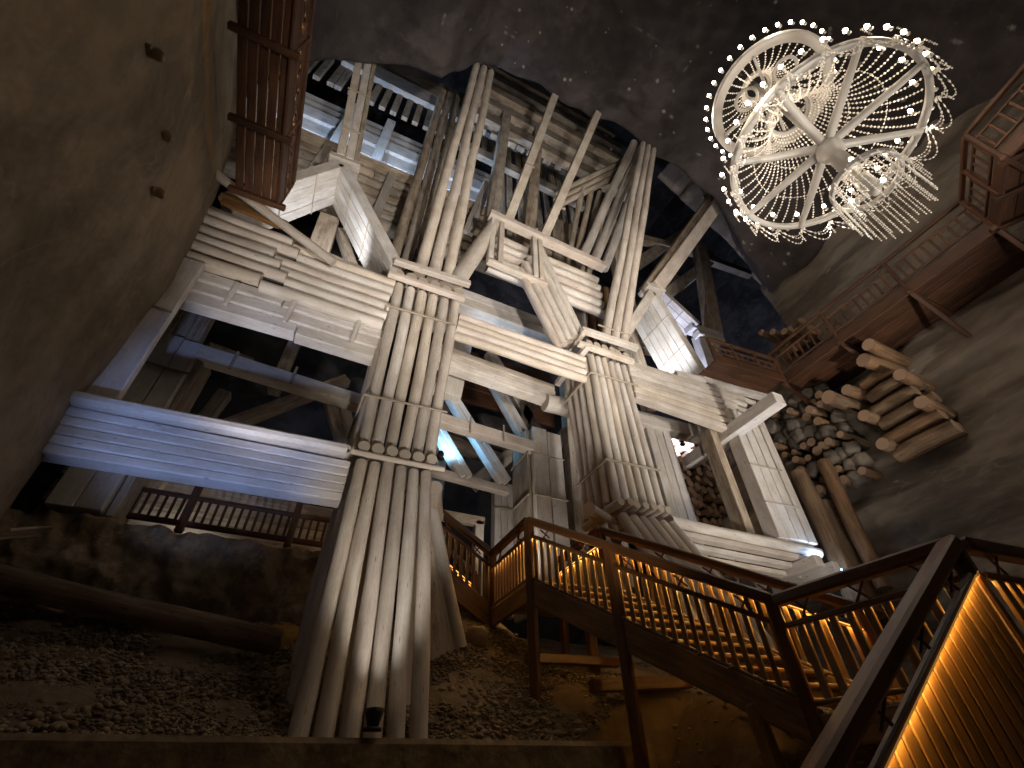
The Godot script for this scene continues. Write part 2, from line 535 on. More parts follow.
# ---------------------------------------------------------------- the timber front
func pillar_left() -> void:
	var t := thing("timber_pillar", "tall whitewashed log pillar on the left, its splayed foot on the kerb", "pillar", W(1.2, 1.95, 6.3))
	logs(t, W(0.5, 1.92, 6.2), W(1.76, 1.92, 6.2), W(0.58, 5.75, 7.02), W(1.68, 5.78, 7.02), 6, 0.135)
	logs(t, W(0.48, 2.2, 7.0), W(0.48, 2.9, 8.2), W(0.55, 5.75, 7.4), W(0.55, 5.75, 8.4), 3, 0.13)
	logs(t, W(0.95, 2.4, 7.1), W(1.75, 2.4, 7.1), W(0.9, 5.7, 7.45), W(1.65, 5.7, 7.45), 3, 0.13)
	logs(t, W(0.55, 5.95, 6.86), W(1.72, 5.97, 6.86), W(0.55, 5.95, 8.4), W(1.72, 5.97, 8.4), 6, 0.115, "white", 0.03)
	log_at(t, W(0.36, 5.79, 6.86), W(1.98, 5.82, 6.86), 0.05, "white", 0.045)
	logs(t, W(0.55, 6.06, 7.1), W(1.72, 6.08, 7.1), W(0.52, 10.6, 7.12), W(1.93, 10.65, 7.12), 6, 0.135)
	logs(t, W(0.5, 6.06, 7.4), W(0.5, 6.06, 8.4), W(0.48, 10.6, 7.4), W(0.48, 10.6, 8.4), 4, 0.13)
	for y in [7.1, 9.66]:
		rod(t, W(0.34, y - 0.03, 6.95), W(1.93, y + 0.05, 6.95), 0.025, M.rope)
		rod(t, W(0.35, y - 0.03, 6.95), W(0.33, y - 0.03, 8.5), 0.025, M.rope)
	plank_at(t, W(0.26, 11.22, 6.9), W(2.2, 11.34, 6.9), 0.16, 0.16, Vector3.UP, "white", "crossbar")
	plank_at(t, W(0.2, 10.66, 6.9), W(2.08, 10.68, 6.9), 0.14, 0.14, Vector3.UP, "white", "crossbar")
	plank_at(t, W(0.3, 10.85, 6.9), W(0.3, 10.85, 8.5), 0.16, 0.16, Vector3.UP, "white", "crossbar")
	logs(t, W(0.45, 10.95, 6.98), W(1.95, 11.0, 6.98), W(0.45, 10.95, 8.5), W(1.95, 11.0, 8.5), 6, 0.12, "white", 0.03)
	logs(t, W(0.92, 11.3, 7.15), W(1.64, 11.3, 7.15), W(1.42, 24.6, 5.62), W(2.08, 24.6, 5.62), 3, 0.175, "white", 0.05)
	logs(t, W(0.25, 11.2, 8.0), W(0.95, 11.2, 8.0), W(0.5, 27.0, 7.9), W(1.2, 27.0, 7.9), 3, 0.17, "grey")
	# stay behind it, leaning on the pillar
	t = thing("stay_log", "leaning whitewashed log propped against the right side of the left pillar", "log", W(2.7, 3.4, 8.2))
	log_at(t, W(2.78, 3.3, 7.9), W(2.0, 5.6, 7.75), 0.13)
	plank_at(t, W(2.45, 3.1, 7.9), W(1.85, 5.6, 7.8), 0.6, 0.12, Vector3.RIGHT, "grey")
	log_at(t, W(1.9, 5.62, 7.2), W(2.3, 5.62, 8.3), 0.15)

func pillar_right() -> void:
	var t := thing("timber_pillar", "whitewashed log pillar standing behind the stair, topped by a leaning triple log", "pillar", W(6.4, 3.0, 7.1))
	logs(t, W(6.1, 2.6, 5.6), W(7.5, 2.6, 5.6), W(5.75, 5.7, 6.95), W(7.0, 5.72, 6.95), 6, 0.135)
	logs(t, W(5.75, 5.98, 6.86), W(6.98, 6.02, 6.86), W(5.75, 5.98, 8.3), W(6.98, 6.02, 8.3), 7, 0.11, "white", 0.04)
	log_at(t, W(5.0, 5.72, 7.0), W(5.75, 5.72, 7.35), 0.15)
	log_at(t, W(5.45, 4.2, 7.25), W(5.45, 5.6, 7.25), 0.12)
	log_at(t, W(5.75, 4.2, 7.3), W(5.75, 5.6, 7.3), 0.12)
	logs(t, W(5.82, 6.1, 7.1), W(6.98, 6.14, 7.1), W(5.84, 10.4, 7.12), W(6.9, 10.45, 7.12), 6, 0.125)
	logs(t, W(5.74, 6.1, 7.32), W(5.74, 6.1, 8.1), W(5.76, 10.4, 7.32), W(5.76, 10.4, 8.15), 4, 0.1)
	for y in [7.0, 9.6]:
		rod(t, W(5.62, y, 6.96), W(7.12, y + 0.06, 6.96), 0.03, M.rope)
		rod(t, W(5.62, y, 6.96), W(5.6, y - 0.05, 8.25), 0.03, M.rope)
	plank_at(t, W(5.5, 11.08, 6.88), W(7.4, 11.14, 6.88), 0.17, 0.17, Vector3.UP, "white", "crossbar")
	plank_at(t, W(5.3, 10.46, 6.88), W(7.08, 10.46, 6.88), 0.15, 0.15, Vector3.UP, "white", "crossbar")
	plank_at(t, W(5.56, 10.4, 6.8), W(5.56, 10.4, 8.5), 0.16, 0.16, Vector3.UP, "white", "crossbar")
	plank_at(t, W(5.56, 11.0, 6.9), W(5.56, 11.0, 8.4), 0.14, 0.14, Vector3.UP, "white", "crossbar")
	logs(t, W(5.75, 10.74, 6.96), W(7.0, 10.78, 6.96), W(5.75, 10.74, 8.4), W(7.0, 10.78, 8.4), 6, 0.11, "white", 0.03)
	logs(t, W(6.4, 11.2, 7.05), W(7.02, 11.2, 7.05), W(8.78, 22.2, 4.75), W(9.36, 22.2, 4.75), 3, 0.155)
	rod(t, W(6.1, 11.55, 6.86), W(7.3, 11.6, 6.86), 0.03, M.rope)
	# the bundle of dark upright logs behind it
	t = thing("log_bundle", "bundle of unpainted upright logs standing behind the right pillar's head", "logs", W(6.9, 11, 8.4))
	logs(t, W(6.5, 11.0, 8.3), W(7.5, 11.0, 8.3), W(6.9, 15.6, 8.1), W(7.9, 15.6, 8.1), 4, 0.17, "old")
	plank_at(t, W(6.3, 11.0, 8.3), W(6.55, 15.6, 8.1), 0.08, 1.0, Vector3.RIGHT, "grey")
	t = thing("strut_bundle", "triple log strut fanning up left of the leaning triple log", "strut", W(7.2, 16.8, 8))
	logs(t, W(6.9, 16.7, 8.0), W(8.0, 16.9, 8.0), W(8.7, 22.9, 5.05), W(9.5, 22.9, 5.05), 3, 0.17)
	t = thing("strut_bundle", "four thin grey struts fanning behind the right pillar under the roof", "strut", W(8, 17, 9))
	logs(t, W(6.6, 16.6, 8.6), W(7.6, 16.8, 8.6), W(7.0, 21.0, 7.0), W(8.4, 21.6, 7.0), 4, 0.11, "grey")
	logs(t, W(5.9, 20.5, 7.6), W(6.0, 19.8, 7.7), W(9.2, 23.4, 5.7), W(9.3, 22.6, 5.8), 3, 0.13, "grey")

func ties() -> void:
	# left tie of the second level, with spliced logs above and boxed planks below
	var t := thing("tie_beam", "long whitewashed log tie beam from the left rock face to the left pillar", "beam", W(-1.7, 8.4, 7.2))
	for i in 6:
		var y := 10.72 - 0.29 * i
		var cut := -1.9 + 0.22 * sin(i * 2.1)
		log_at(t, W(-4.1, y + 0.12, 7.1), W(cut, y + 0.06, 7.1), 0.145)
		log_at(t, W(cut + 0.02, y - 0.04, 7.14), W(0.4, y - 0.1, 7.14), 0.14)
	for i in 3:
		plank_at(t, W(-4.0, 9.12 - 0.26 * i, 7.36 + 0.06 * i), W(-1.6 + 0.2 * i, 9.1 - 0.26 * i, 7.36 + 0.06 * i), 0.25, 0.3, Vector3.UP)
		plank_at(t, W(-1.58 + 0.2 * i, 9.08 - 0.26 * i, 7.38 + 0.06 * i), W(0.42, 9.02 - 0.26 * i, 7.38 + 0.06 * i), 0.25, 0.3, Vector3.UP)
	for x in [-2.46, -1.41, -0.13]:
		plank_at(t, W(x, 8.5, 7.2), W(x + 0.03, 9.1, 7.1), 0.09, 0.07, Vector3.RIGHT, "board", "cleat")
	log_at(t, W(-4.2, 11.2, 7.3), W(0.3, 10.85, 7.35), 0.16)
	t = thing("tie_beam", "four slim whitewashed logs stacked as the tie between the two pillars", "beam", W(3.7, 9.4, 7.1))
	logs(t, W(1.98, 9.5, 7.1), W(2.02, 10.22, 7.1), W(5.5, 9.42, 7.1), W(5.55, 10.14, 7.1), 4, 0.105)
	t = thing("tie_beam", "bright stack of planks running right from the right pillar to the corner post", "beam", W(9.6, 9.4, 7.1))
	for i in 7:
		var y := 10.62 - 0.2 * i
		var x1 := 11.5 - 0.24 * i + rng.randf_range(-0.15, 0.15)
		plank_at(t, W(7.05, y - 0.02, 7.15), W(x1, y + 0.2 - 0.06 * i, 7.15), 0.18, 0.24, Vector3.UP, "white")
		log_at(t, W(x1 + 0.03, y + 0.2 - 0.06 * i, 7.13), W(x1 + 0.5, y + 0.2 - 0.06 * i, 7.13), 0.085)
	plank_at(t, W(9.0, 10.98, 7.2), W(12.7, 11.12, 7.0), 0.2, 0.2, Vector3.UP)
	t = thing("side_beam", "square white beam running back under the bright planks of the right bay", "beam", W(10.35, 9.0, 7))
	plank_at(t, W(10.35, 9.12, 5.4), W(10.35, 9.12, 8.9), 0.36, 0.36, Vector3.UP)
	for d in [7.7, 8.1]:
		rod(t, W(10.13, 9.3, d), W(10.13, 8.92, d), 0.03, M.rope)
		rod(t, W(10.13, 8.92, d), W(10.58, 8.92, d), 0.03, M.rope)
	t = thing("corner_post", "broad planked white post under the right end of the upper beam", "post", W(11, 5.95, 7))
	planks(t, W(10.3, 6.0, 7.1), W(11.3, 6.0, 7.1), W(10.35, 9.9, 7.1), W(11.45, 9.9, 7.1), 3, 0.4)
	plank_at(t, W(11.5, 6.0, 7.2), W(11.65, 9.9, 7.2), 0.3, 0.6, Vector3.RIGHT)
	for y in [8.0, 9.5, 6.9]:
		rod(t, W(10.25, y - 0.03, 6.87), W(11.5, y + 0.03, 6.87), 0.02, M.rope)
	plank_at(t, W(10.05, 5.9, 7.6), W(10.05, 9.4, 7.6), 0.28, 0.4, Vector3.RIGHT, "grey")
	# first level
	t = thing("tie_beam", "plank beam washed in cold blue light below the left bay", "beam", W(-1.5, 4.95, 7.1))
	for i in 5:
		plank_at(t, W(-3.5, 5.5 - 0.135 * i, 7.0 + 0.02 * i), W(0.42, 5.54 - 0.13 * i, 7.0 + 0.02 * i), 0.13, 0.3, Vector3.UP)
	plank_at(t, W(-3.5, 5.66, 6.95), W(0.36, 5.76, 6.95), 0.17, 0.5, Vector3.UP, "white", "top_board", 0.05)
	t = thing("tie_beam", "low planked beam right of the right pillar with a lamp glaring at its end", "beam", W(9.4, 5.4, 7.1))
	log_at(t, W(7.1, 5.86, 7.05), W(11.75, 5.84, 7.05), 0.13)
	for i in 3:
		plank_at(t, W(7.1, 5.62 - 0.13 * i, 7.1 + 0.22 * i), W(11.3, 5.62 - 0.13 * i, 7.1 + 0.22 * i), 0.12, 0.22, Vector3.UP, "white")
	plank_at(t, W(10.9, 5.4, 6.6), W(10.9, 5.4, 8.4), 0.25, 0.25, Vector3.UP)
	plank_at(t, W(11.45, 5.3, 6.6), W(11.45, 5.3, 8.4), 0.3, 0.2, Vector3.UP)

func aframe(apex: Vector3, foot: Vector3, depth: float, n: int, parent: Node, kind := "board") -> void:
	var dz := Vector3(0, 0, -depth)
	planks(parent, apex, apex + dz, foot, foot + dz, n, 0.32, kind)
	for k in [0.3, 0.62]:
		var p := apex.lerp(foot, k)
		var nrm := (foot - apex).normalized().cross(Vector3(0, 0, 1))
		if nrm.y > 0.0:
			nrm = -nrm
		rod(parent, p + nrm * 0.17 + Vector3(0, 0, 0.03), p + nrm * 0.17 + dz, 0.015, M.rope)

func upper() -> void:
	# left A-frame and its post
	var t := thing("plank_truss", "bright white plank brace shaped like an upturned V, left of the left pillar", "brace", W(-1.6, 11.2, 7.5))
	aframe(W(-1.72, 14.9, 7.0), W(0.36, 11.3, 7.0), 1.25, 5, t)
	aframe(W(-1.8, 14.9, 7.0), W(-3.5, 11.5, 7.0), 1.2, 4, t)
	planks(t, W(-1.35, 14.1, 8.5), W(-1.35, 14.1, 8.9), W(0.1, 11.0, 8.5), W(0.1, 11.0, 8.9), 2, 0.2, "grey")
	plank_at(t, W(-1.55, 11.0, 8.6), W(-1.75, 14.4, 8.6), 0.55, 0.4, Vector3.RIGHT, "grey")
	planks(t, W(-2.15, 15.12, 6.95), W(-2.15, 15.12, 7.55), W(-1.3, 15.2, 6.95), W(-1.3, 15.2, 7.55), 2, 0.22)
	t = thing("roof_post", "square planked post standing on the left brace and reaching the rock roof", "post", W(-1.75, 15.3, 7.1))
	planks(t, W(-2.0, 15.25, 7.05), W(-1.5, 15.25, 7.05), W(-3.0, 22.6, 6.4), W(-2.35, 22.6, 6.4), 2, 0.22, "white")
	planks(t, W(-1.44, 15.25, 7.0), W(-1.44, 15.25, 7.6), W(-2.3, 22.6, 6.35), W(-2.3, 22.6, 6.95), 2, 0.14, "grey")
	for k in [0.18, 0.5]:
		var a := W(-2.02, 15.25, 6.9).lerp(W(-3.02, 22.6, 6.25), k)
		rod(t, a, a + Vector3(0.62, 0.03, 0), 0.03, M.rope)
	# header between the pillars
	t = thing("header_crib", "crib of stacked white timbers hung between the pillars under two slim posts", "crib", W(4.6, 12.9, 7.2))
	plank_at(t, W(2.7, 15.35, 6.95), W(7.0, 15.0, 6.95), 0.26, 0.3, Vector3.UP, "white")
	for i in 5:
		log_at(t, W(2.85, 13.1 + 0.44 * i, 7.35), W(6.9, 12.9 + 0.44 * i, 7.35), 0.15)
	for x in [2.85, 3.15, 4.3, 4.5]:
		plank_at(t, W(x - 0.08, 12.85, 7.0), W(x, 15.2, 7.0), 0.16, 0.2, Vector3.RIGHT, "white")
	plank_at(t, W(2.7, 12.85, 7.0), W(4.6, 12.75, 7.0), 0.14, 0.2, Vector3.UP, "white")
	for d in [7.7]:
		for i in range(1, 4):
			log_at(t, W(2.9 + 0.03 * i, 13.0 + 0.55 * i, d), W(6.9, 12.85 + 0.55 * i, d), 0.14, "grey")
	t = thing("brace_log", "single thick log brace rising right from the left pillar's head", "brace", W(1.95, 11.4, 7.1))
	log_at(t, W(1.85, 11.4, 7.12), W(2.95, 15.15, 7.12), 0.24)
	t = thing("brace_bundle", "five log brace rising left from the right pillar's head", "brace", W(5.2, 10.5, 7.1))
	logs(t, W(4.82, 10.3, 7.12), W(5.62, 11.2, 7.12), W(3.8, 13.15, 7.12), W(4.55, 14.85, 7.12), 5, 0.135)
	logs(t, W(5.3, 10.9, 7.4), W(5.55, 11.3, 7.4), W(4.4, 14.3, 7.4), W(4.7, 14.9, 7.4), 2, 0.13, "grey")
	t = thing("roof_post", "slim pale post over the header, the left one of the slim pair", "post", W(3.35, 15.5, 7))
	plank_at(t, W(3.35, 15.4, 7.0), W(4.82, 23.8, 5.15), 0.3, 0.3, Vector3.RIGHT, "white")
	plank_at(t, W(3.05, 15.5, 7.9), W(3.7, 27.0, 7.6), 0.45, 0.4, Vector3.RIGHT, "grey")
	rod(t, W(3.75, 18.5, 6.2), W(4.1, 18.5, 6.2), 0.05, M.rope)
	t = thing("roof_post", "slim pale post over the header, the right one of the slim pair", "post", W(4.65, 15.4, 7))
	plank_at(t, W(4.65, 15.3, 7.0), W(6.8, 23.6, 4.9), 0.3, 0.3, Vector3.RIGHT, "white")
	plank_at(t, W(4.45, 15.3, 7.9), W(5.5, 27.0, 7.6), 0.45, 0.4, Vector3.RIGHT, "grey")
	rod(t, W(5.05, 17.0, 6.5), W(5.4, 17.0, 6.5), 0.05, M.rope)
	# right A-frame and its post
	t = thing("plank_truss", "bright planked brace panel slanting down beside the small wooden balcony", "brace", W(9.6, 11.2, 7.5))
	aframe(W(9.2, 14.9, 7.0), W(10.25, 10.95, 7.0), 1.35, 5, t)
	aframe(W(9.1, 14.9, 7.0), W(6.95, 11.35, 7.0), 0.35, 1, t, "white")
	aframe(W(9.3, 14.6, 8.6), W(9.4, 10.9, 8.6), 0.6, 2, t, "grey")
	planks(t, W(8.85, 15.1, 6.9), W(8.85, 15.1, 7.5), W(9.65, 15.2, 6.9), W(9.65, 15.2, 7.5), 2, 0.2)
	t = thing("roof_post", "slanting square post from the right brace up towards the chandelier", "post", W(9.3, 15.3, 7))
	plank_at(t, W(9.35, 15.25, 7.0), W(13.4, 21.8, 5.0), 0.5, 0.3, Vector3.RIGHT, "white")
	plank_at(t, W(9.1, 15.3, 7.35), W(13.1, 22.0, 5.35), 0.4, 0.3, Vector3.RIGHT, "grey")
	# rear right frame
	t = thing("plank_truss", "smaller floodlit plank brace behind the right one, on a planked pillar", "brace", W(13.4, 10, 9.4))
	aframe(W(12.1, 18.8, 8.8), W(13.7, 17.2, 8.8), 1.2, 4, t)
	planks(t, W(13.2, 11.0, 9.3), W(14.4, 11.0, 9.3), W(13.7, 16.8, 9.3), W(14.9, 16.8, 9.3), 4, 0.4)
	plank_at(t, W(13.4, 17.1, 9.2), W(15.3, 17.3, 9.2), 0.3, 0.5, Vector3.UP)
	plank_at(t, W(13.6, 16.7, 9.1), W(15.2, 16.9, 9.1), 0.3, 0.4, Vector3.UP)
	plank_at(t, W(15.0, 17.4, 9.2), W(17.6, 26.8, 9.2), 0.75, 0.5, Vector3.RIGHT, "grey")
	t = thing("rear_truss", "dim grey struts crossing in the dark gap left of the chandelier", "struts", W(14, 15, 9.8))
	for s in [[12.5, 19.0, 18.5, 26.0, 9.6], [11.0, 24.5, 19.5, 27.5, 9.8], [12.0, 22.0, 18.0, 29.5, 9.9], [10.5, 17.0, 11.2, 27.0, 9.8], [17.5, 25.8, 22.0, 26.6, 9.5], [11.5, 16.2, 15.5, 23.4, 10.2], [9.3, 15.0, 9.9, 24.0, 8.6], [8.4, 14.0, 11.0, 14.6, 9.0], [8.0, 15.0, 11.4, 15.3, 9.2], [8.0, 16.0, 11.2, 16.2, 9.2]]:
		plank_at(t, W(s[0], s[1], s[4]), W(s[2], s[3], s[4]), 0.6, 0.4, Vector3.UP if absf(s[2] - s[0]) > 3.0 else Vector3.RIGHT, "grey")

func upper_back() -> void:
	# third level: long stack of logs behind everything, and the boxed beams above it
	var t := thing("log_wall", "long wall of stacked horizontal logs high behind the left pillar", "log wall", W(1, 15.4, 9))
	for i in 6:
		var x := -5.5
		while x < 7.0:
			var n := minf(x + rng.randf_range(3.0, 4.6), 8.0)
			log_at(t, W(x, 15.7 + 0.57 * i, 9.0), W(n - 0.03, 15.7 + 0.57 * i, 9.0), 0.27, "grey")
			x = n
	for x in [-2.9, -0.6, 2.2, 4.2]:
		plank_at(t, W(x, 15.4, 8.7), W(x + 0.1, 18.95, 8.7), 0.3, 0.1, Vector3.RIGHT, "white", "cleat")
	var labels := ["blue-lit boxed beam at the far upper left beside the brown walkway", "blue-lit boxed beam seen between the square post and the left pillar", "blue-lit boxed beam just right of the left pillar's upper logs"]
	var spans := [[-6.8, -2.7], [-2.6, 0.9], [1.1, 5.0]]
	for k in 3:
		t = thing("box_beam", labels[k], "beam", W(spans[k][0], 21, 9.4))
		for i in 5:
			plank_at(t, W(spans[k][0], 22.0 + 0.94 * i, 10.2 + 0.14 * absf(i - 2.0)), W(spans[k][1], 22.0 + 0.94 * i, 10.2 + 0.14 * absf(i - 2.0)), 0.92, 0.3, Vector3.UP)
		for x in [spans[k][0] + 1.2, spans[k][1] - 0.4]:
			plank_at(t, W(x, 21.4, 9.95), W(x, 26.3, 9.95), 0.4, 0.14, Vector3.RIGHT, "board", "cleat")
		plank_at(t, W(spans[k][0], 20.8, 10.6), W(spans[k][1], 20.8, 10.6), 1.0, 0.5, Vector3.UP, "grey")
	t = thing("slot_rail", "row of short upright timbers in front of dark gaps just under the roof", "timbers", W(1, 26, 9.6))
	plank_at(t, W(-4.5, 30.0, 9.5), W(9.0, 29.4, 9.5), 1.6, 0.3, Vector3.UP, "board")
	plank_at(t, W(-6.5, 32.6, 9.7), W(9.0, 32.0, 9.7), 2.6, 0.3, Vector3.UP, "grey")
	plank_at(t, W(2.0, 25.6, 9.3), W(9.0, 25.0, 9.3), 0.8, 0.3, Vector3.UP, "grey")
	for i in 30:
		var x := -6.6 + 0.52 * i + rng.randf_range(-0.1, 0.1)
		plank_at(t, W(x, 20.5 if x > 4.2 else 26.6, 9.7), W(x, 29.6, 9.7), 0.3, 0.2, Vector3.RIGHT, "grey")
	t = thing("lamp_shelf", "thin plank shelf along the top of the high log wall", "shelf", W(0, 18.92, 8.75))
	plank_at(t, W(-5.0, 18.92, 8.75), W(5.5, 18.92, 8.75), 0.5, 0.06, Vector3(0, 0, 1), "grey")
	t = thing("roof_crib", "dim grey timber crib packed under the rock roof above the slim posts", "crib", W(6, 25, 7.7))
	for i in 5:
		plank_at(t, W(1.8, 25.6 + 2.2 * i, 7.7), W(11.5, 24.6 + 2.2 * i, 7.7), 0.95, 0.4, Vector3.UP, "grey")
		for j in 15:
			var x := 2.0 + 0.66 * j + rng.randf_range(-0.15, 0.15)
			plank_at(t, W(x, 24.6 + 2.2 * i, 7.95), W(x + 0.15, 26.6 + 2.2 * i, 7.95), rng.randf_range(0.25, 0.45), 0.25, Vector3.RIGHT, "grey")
	t = thing("panel_strut", "steep cold-lit plank panel right of the slim post pair", "strut", W(6, 15.5, 9))
	planks(t, W(6.0, 15.6, 8.6), W(7.6, 15.6, 8.6), W(6.4, 21.0, 8.8), W(8.0, 21.0, 8.8), 4, 0.2, "grey")
	t = thing("panel_strut", "cold-lit tapering plank panel between the slim posts", "strut", W(4, 15.5, 8.6))
	planks(t, W(3.9, 15.5, 8.5), W(4.5, 15.5, 8.5), W(4.9, 20.5, 8.5), W(5.4, 20.5, 8.5), 3, 0.15)
	t = thing("panel_strut", "cold-lit narrow plank panel left of the slim posts", "strut", W(2.6, 16, 8.6))
	planks(t, W(2.3, 16.5, 8.5), W(2.7, 16.5, 8.5), W(3.0, 21.0, 8.5), W(3.4, 21.0, 8.5), 2, 0.15)

func inner() -> void:
	# left bay, between the two tie beams
	var t := thing("end_post", "flat white board post against the left rock face", "post", W(-3.2, 5.7, 7.05))
	plank_at(t, W(-3.17, 5.7, 7.05), W(-3.3, 9.2, 7.05), 0.5, 0.16, Vector3.RIGHT, "board", "board")
	rod(t, W(-3.45, 7.8, 6.95), W(-2.98, 7.75, 6.95), 0.02, M.rope)
	t = thing("box_post", "wide boxed white post in the shadow behind the left bay", "post", W(-3.3, 4.2, 9.1))
	planks(t, W(-3.72, 5.0, 9.0), W(-2.98, 5.0, 9.0), W(-3.72, 8.85, 9.0), W(-2.96, 8.85, 9.0), 2, 0.3)
	plank_at(t, W(-2.9, 5.0, 9.4), W(-2.9, 8.8, 9.4), 0.12, 0.8, Vector3.RIGHT, "grey")
	rod(t, W(-3.75, 8.0, 8.82), W(-2.9, 7.95, 8.82), 0.025, M.rope)
	planks(t, W(-3.9, 8.9, 9.1), W(-3.1, 8.9, 9.1), W(-4.0, 11.0, 9.1), W(-3.2, 11.0, 9.1), 3, 0.3, "grey")
	plank_at(t, W(-3.0, 8.95, 9.2), W(-2.2, 9.3, 9.8), 0.3, 0.3, Vector3.UP, "grey")
	t = thing("inner_beam", "roped square beam crossing the dark left bay", "beam", W(-1.2, 8.4, 9))
	plank_at(t, W(-3.0, 8.62, 9.0), W(0.7, 8.36, 9.0), 0.32, 0.34, Vector3.UP, "white")
	for x in [-2.3, -1.1]:
		rod(t, W(x, 8.3, 8.8), W(x, 8.8, 8.8), 0.03, M.rope)
	t = thing("inner_truss", "dim crossing struts deep in the dark left bay", "struts", W(-0.5, 5, 11))
	for s in [[-3.4, 7.2, 0.0, 10.6, 11.0], [-2.0, 6.6, 0.9, 9.2, 12.0], [-0.5, 10.4, 1.2, 7.0, 11.4], [0.1, 10.4, 2.0, 5.8, 12.0], [0.6, 10.3, 1.3, 7.0, 10.4], [-1.2, 6.4, 1.2, 8.4, 12.6], [-1.6, 9.2, -1.6, 11.4, 10.5], [-3.0, 6.2, -2.6, 8.9, 10.6]]:
		plank_at(t, W(s[0], s[1], s[4]), W(s[2], s[3], s[4]), 0.3, 0.3, Vector3.UP if absf(s[2] - s[0]) > 2.0 else Vector3.RIGHT, "grey")
	# middle bay
	t = thing("inner_beam", "boxed three plank beam below the tie between the pillars", "beam", W(4, 10, 9))
	for i in 3:
		plank_at(t, W(2.0, 10.85 - 0.24 * i, 9.0), W(5.7, 10.58 - 0.24 * i, 9.0), 0.22, 0.35, Vector3.UP, "white")
	log_at(t, W(5.35, 9.95, 8.9), W(6.3, 9.95, 8.9), 0.27)
	t = thing("box_post", "big square white post rising behind the stair landing", "post", W(5.8, 4, 10.2))
	planks(t, W(5.35, 4.6, 10.0), W(6.3, 4.6, 10.0), W(5.4, 9.75, 10.0), W(6.4, 9.75, 10.0), 2, 0.3)
	plank_at(t, W(5.28, 4.6, 10.5), W(5.32, 9.7, 10.5), 0.12, 1.0, Vector3.RIGHT, "grey")
	for y in [7.5, 8.8]:
		rod(t, W(5.3, y, 9.83), W(6.4, y, 9.83), 0.025, M.rope)
		rod(t, W(5.2, y, 9.83), W(5.2, y, 11.0), 0.025, M.rope)
	planks(t, W(6.6, 9.7, 10.4), W(6.6, 9.7, 11.0), W(8.0, 12.0, 10.4), W(8.0, 12.0, 11.0), 2, 0.3, "grey")
	t = thing("box_post", "shorter planked post behind the stair, left of the big square post", "post", W(5.5, 4.5, 12))
	planks(t, W(5.05, 5.0, 12.0), W(5.9, 5.0, 12.0), W(5.05, 8.85, 12.0), W(5.9, 8.85, 12.0), 4, 0.3)
	rod(t, W(5.0, 8.0, 11.82), W(5.95, 8.0, 11.82), 0.03, M.rope)
	t = thing("inner_beam", "white square beam reaching from the left pillar to the big square post", "beam", W(4, 9, 10))
	plank_at(t, W(2.0, 9.2, 9.9), W(5.4, 9.0, 9.9), 0.32, 0.32, Vector3.UP, "white")
	for x in [3.4, 4.4]:
		rod(t, W(x, 8.85, 9.7), W(x, 9.4, 9.7), 0.025, M.rope)
	t = thing("inner_beam", "lower white beam ending on the shorter planked post", "beam", W(4, 8, 11))
	plank_at(t, W(2.4, 8.25, 11.0), W(5.2, 8.2, 11.2), 0.22, 0.24, Vector3.UP, "white")
	plank_at(t, W(2.7, 7.3, 11.6), W(4.6, 7.3, 11.6), 0.25, 0.25, Vector3.UP, "grey")
	plank_at(t, W(4.45, 5.2, 11.6), W(4.45, 7.3, 11.6), 0.25, 0.25, Vector3.RIGHT, "white")
	var bl := ["blue-lit diagonal strut crossing behind the white square beam", "pale blue diagonal strut under the boxed three plank beam", "short blue-lit strut close beside the left pillar"]
	var bs := [[2.75, 11.5, 5.0, 8.3], [4.3, 12.6, 6.0, 9.6], [2.6, 9.9, 3.75, 8.2]]
	for k in 3:
		t = thing("diagonal_strut", bl[k], "strut", W(bs[k][2], bs[k][3], 11))
		planks(t, W(bs[k][0] - 0.2, bs[k][1], 11.0), W(bs[k][0] + 0.2, bs[k][1] + 0.1, 11.0), W(bs[k][2] - 0.2, bs[k][3], 11.0), W(bs[k][2] + 0.2, bs[k][3] + 0.1, 11.0), 2, 0.3)
	t = thing("rear_tie", "pale bluish double plank beam under the header crib", "beam", W(4.5, 12.6, 8.4))
	for i in 2:
		plank_at(t, W(1.7, 13.0 - 0.4 * i, 8.6), W(6.6, 12.85 - 0.4 * i, 8.6), 0.36, 0.4, Vector3.UP)
	plank_at(t, W(2.6, 9.8, 9.6), W(3.0, 13.6, 9.6), 0.8, 0.3, Vector3.RIGHT)
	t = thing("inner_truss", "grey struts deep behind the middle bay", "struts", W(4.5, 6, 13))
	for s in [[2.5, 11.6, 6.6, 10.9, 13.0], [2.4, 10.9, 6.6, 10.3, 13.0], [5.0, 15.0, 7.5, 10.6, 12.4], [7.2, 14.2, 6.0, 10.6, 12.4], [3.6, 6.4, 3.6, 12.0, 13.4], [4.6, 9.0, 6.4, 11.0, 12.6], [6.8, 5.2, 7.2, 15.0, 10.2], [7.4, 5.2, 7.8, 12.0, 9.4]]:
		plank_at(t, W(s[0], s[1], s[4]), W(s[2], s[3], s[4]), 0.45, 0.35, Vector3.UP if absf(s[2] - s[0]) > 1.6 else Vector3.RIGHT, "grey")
	t = thing("planked_wall", "unlit boarding behind the middle bay", "boards", W(4.5, 13, 13.5))
	planks(t, W(1.5, 13.2, 13.5), W(1.5, 16.0, 13.5), W(8.5, 13.0, 13.5), W(8.5, 15.8, 13.5), 4, 0.15, "walk")
	# right bay
	t = thing("box_post", "narrow planked post right of the right pillar", "post", W(9.4, 5.5, 9))
	planks(t, W(9.0, 5.4, 9.0), W(9.95, 5.4, 9.0), W(8.9, 10.3, 9.0), W(9.9, 10.3, 9.0), 3, 0.35)
	t = thing("inner_beam", "square white beam behind the bright planks of the right bay", "beam", W(10.5, 9.9, 9.1))
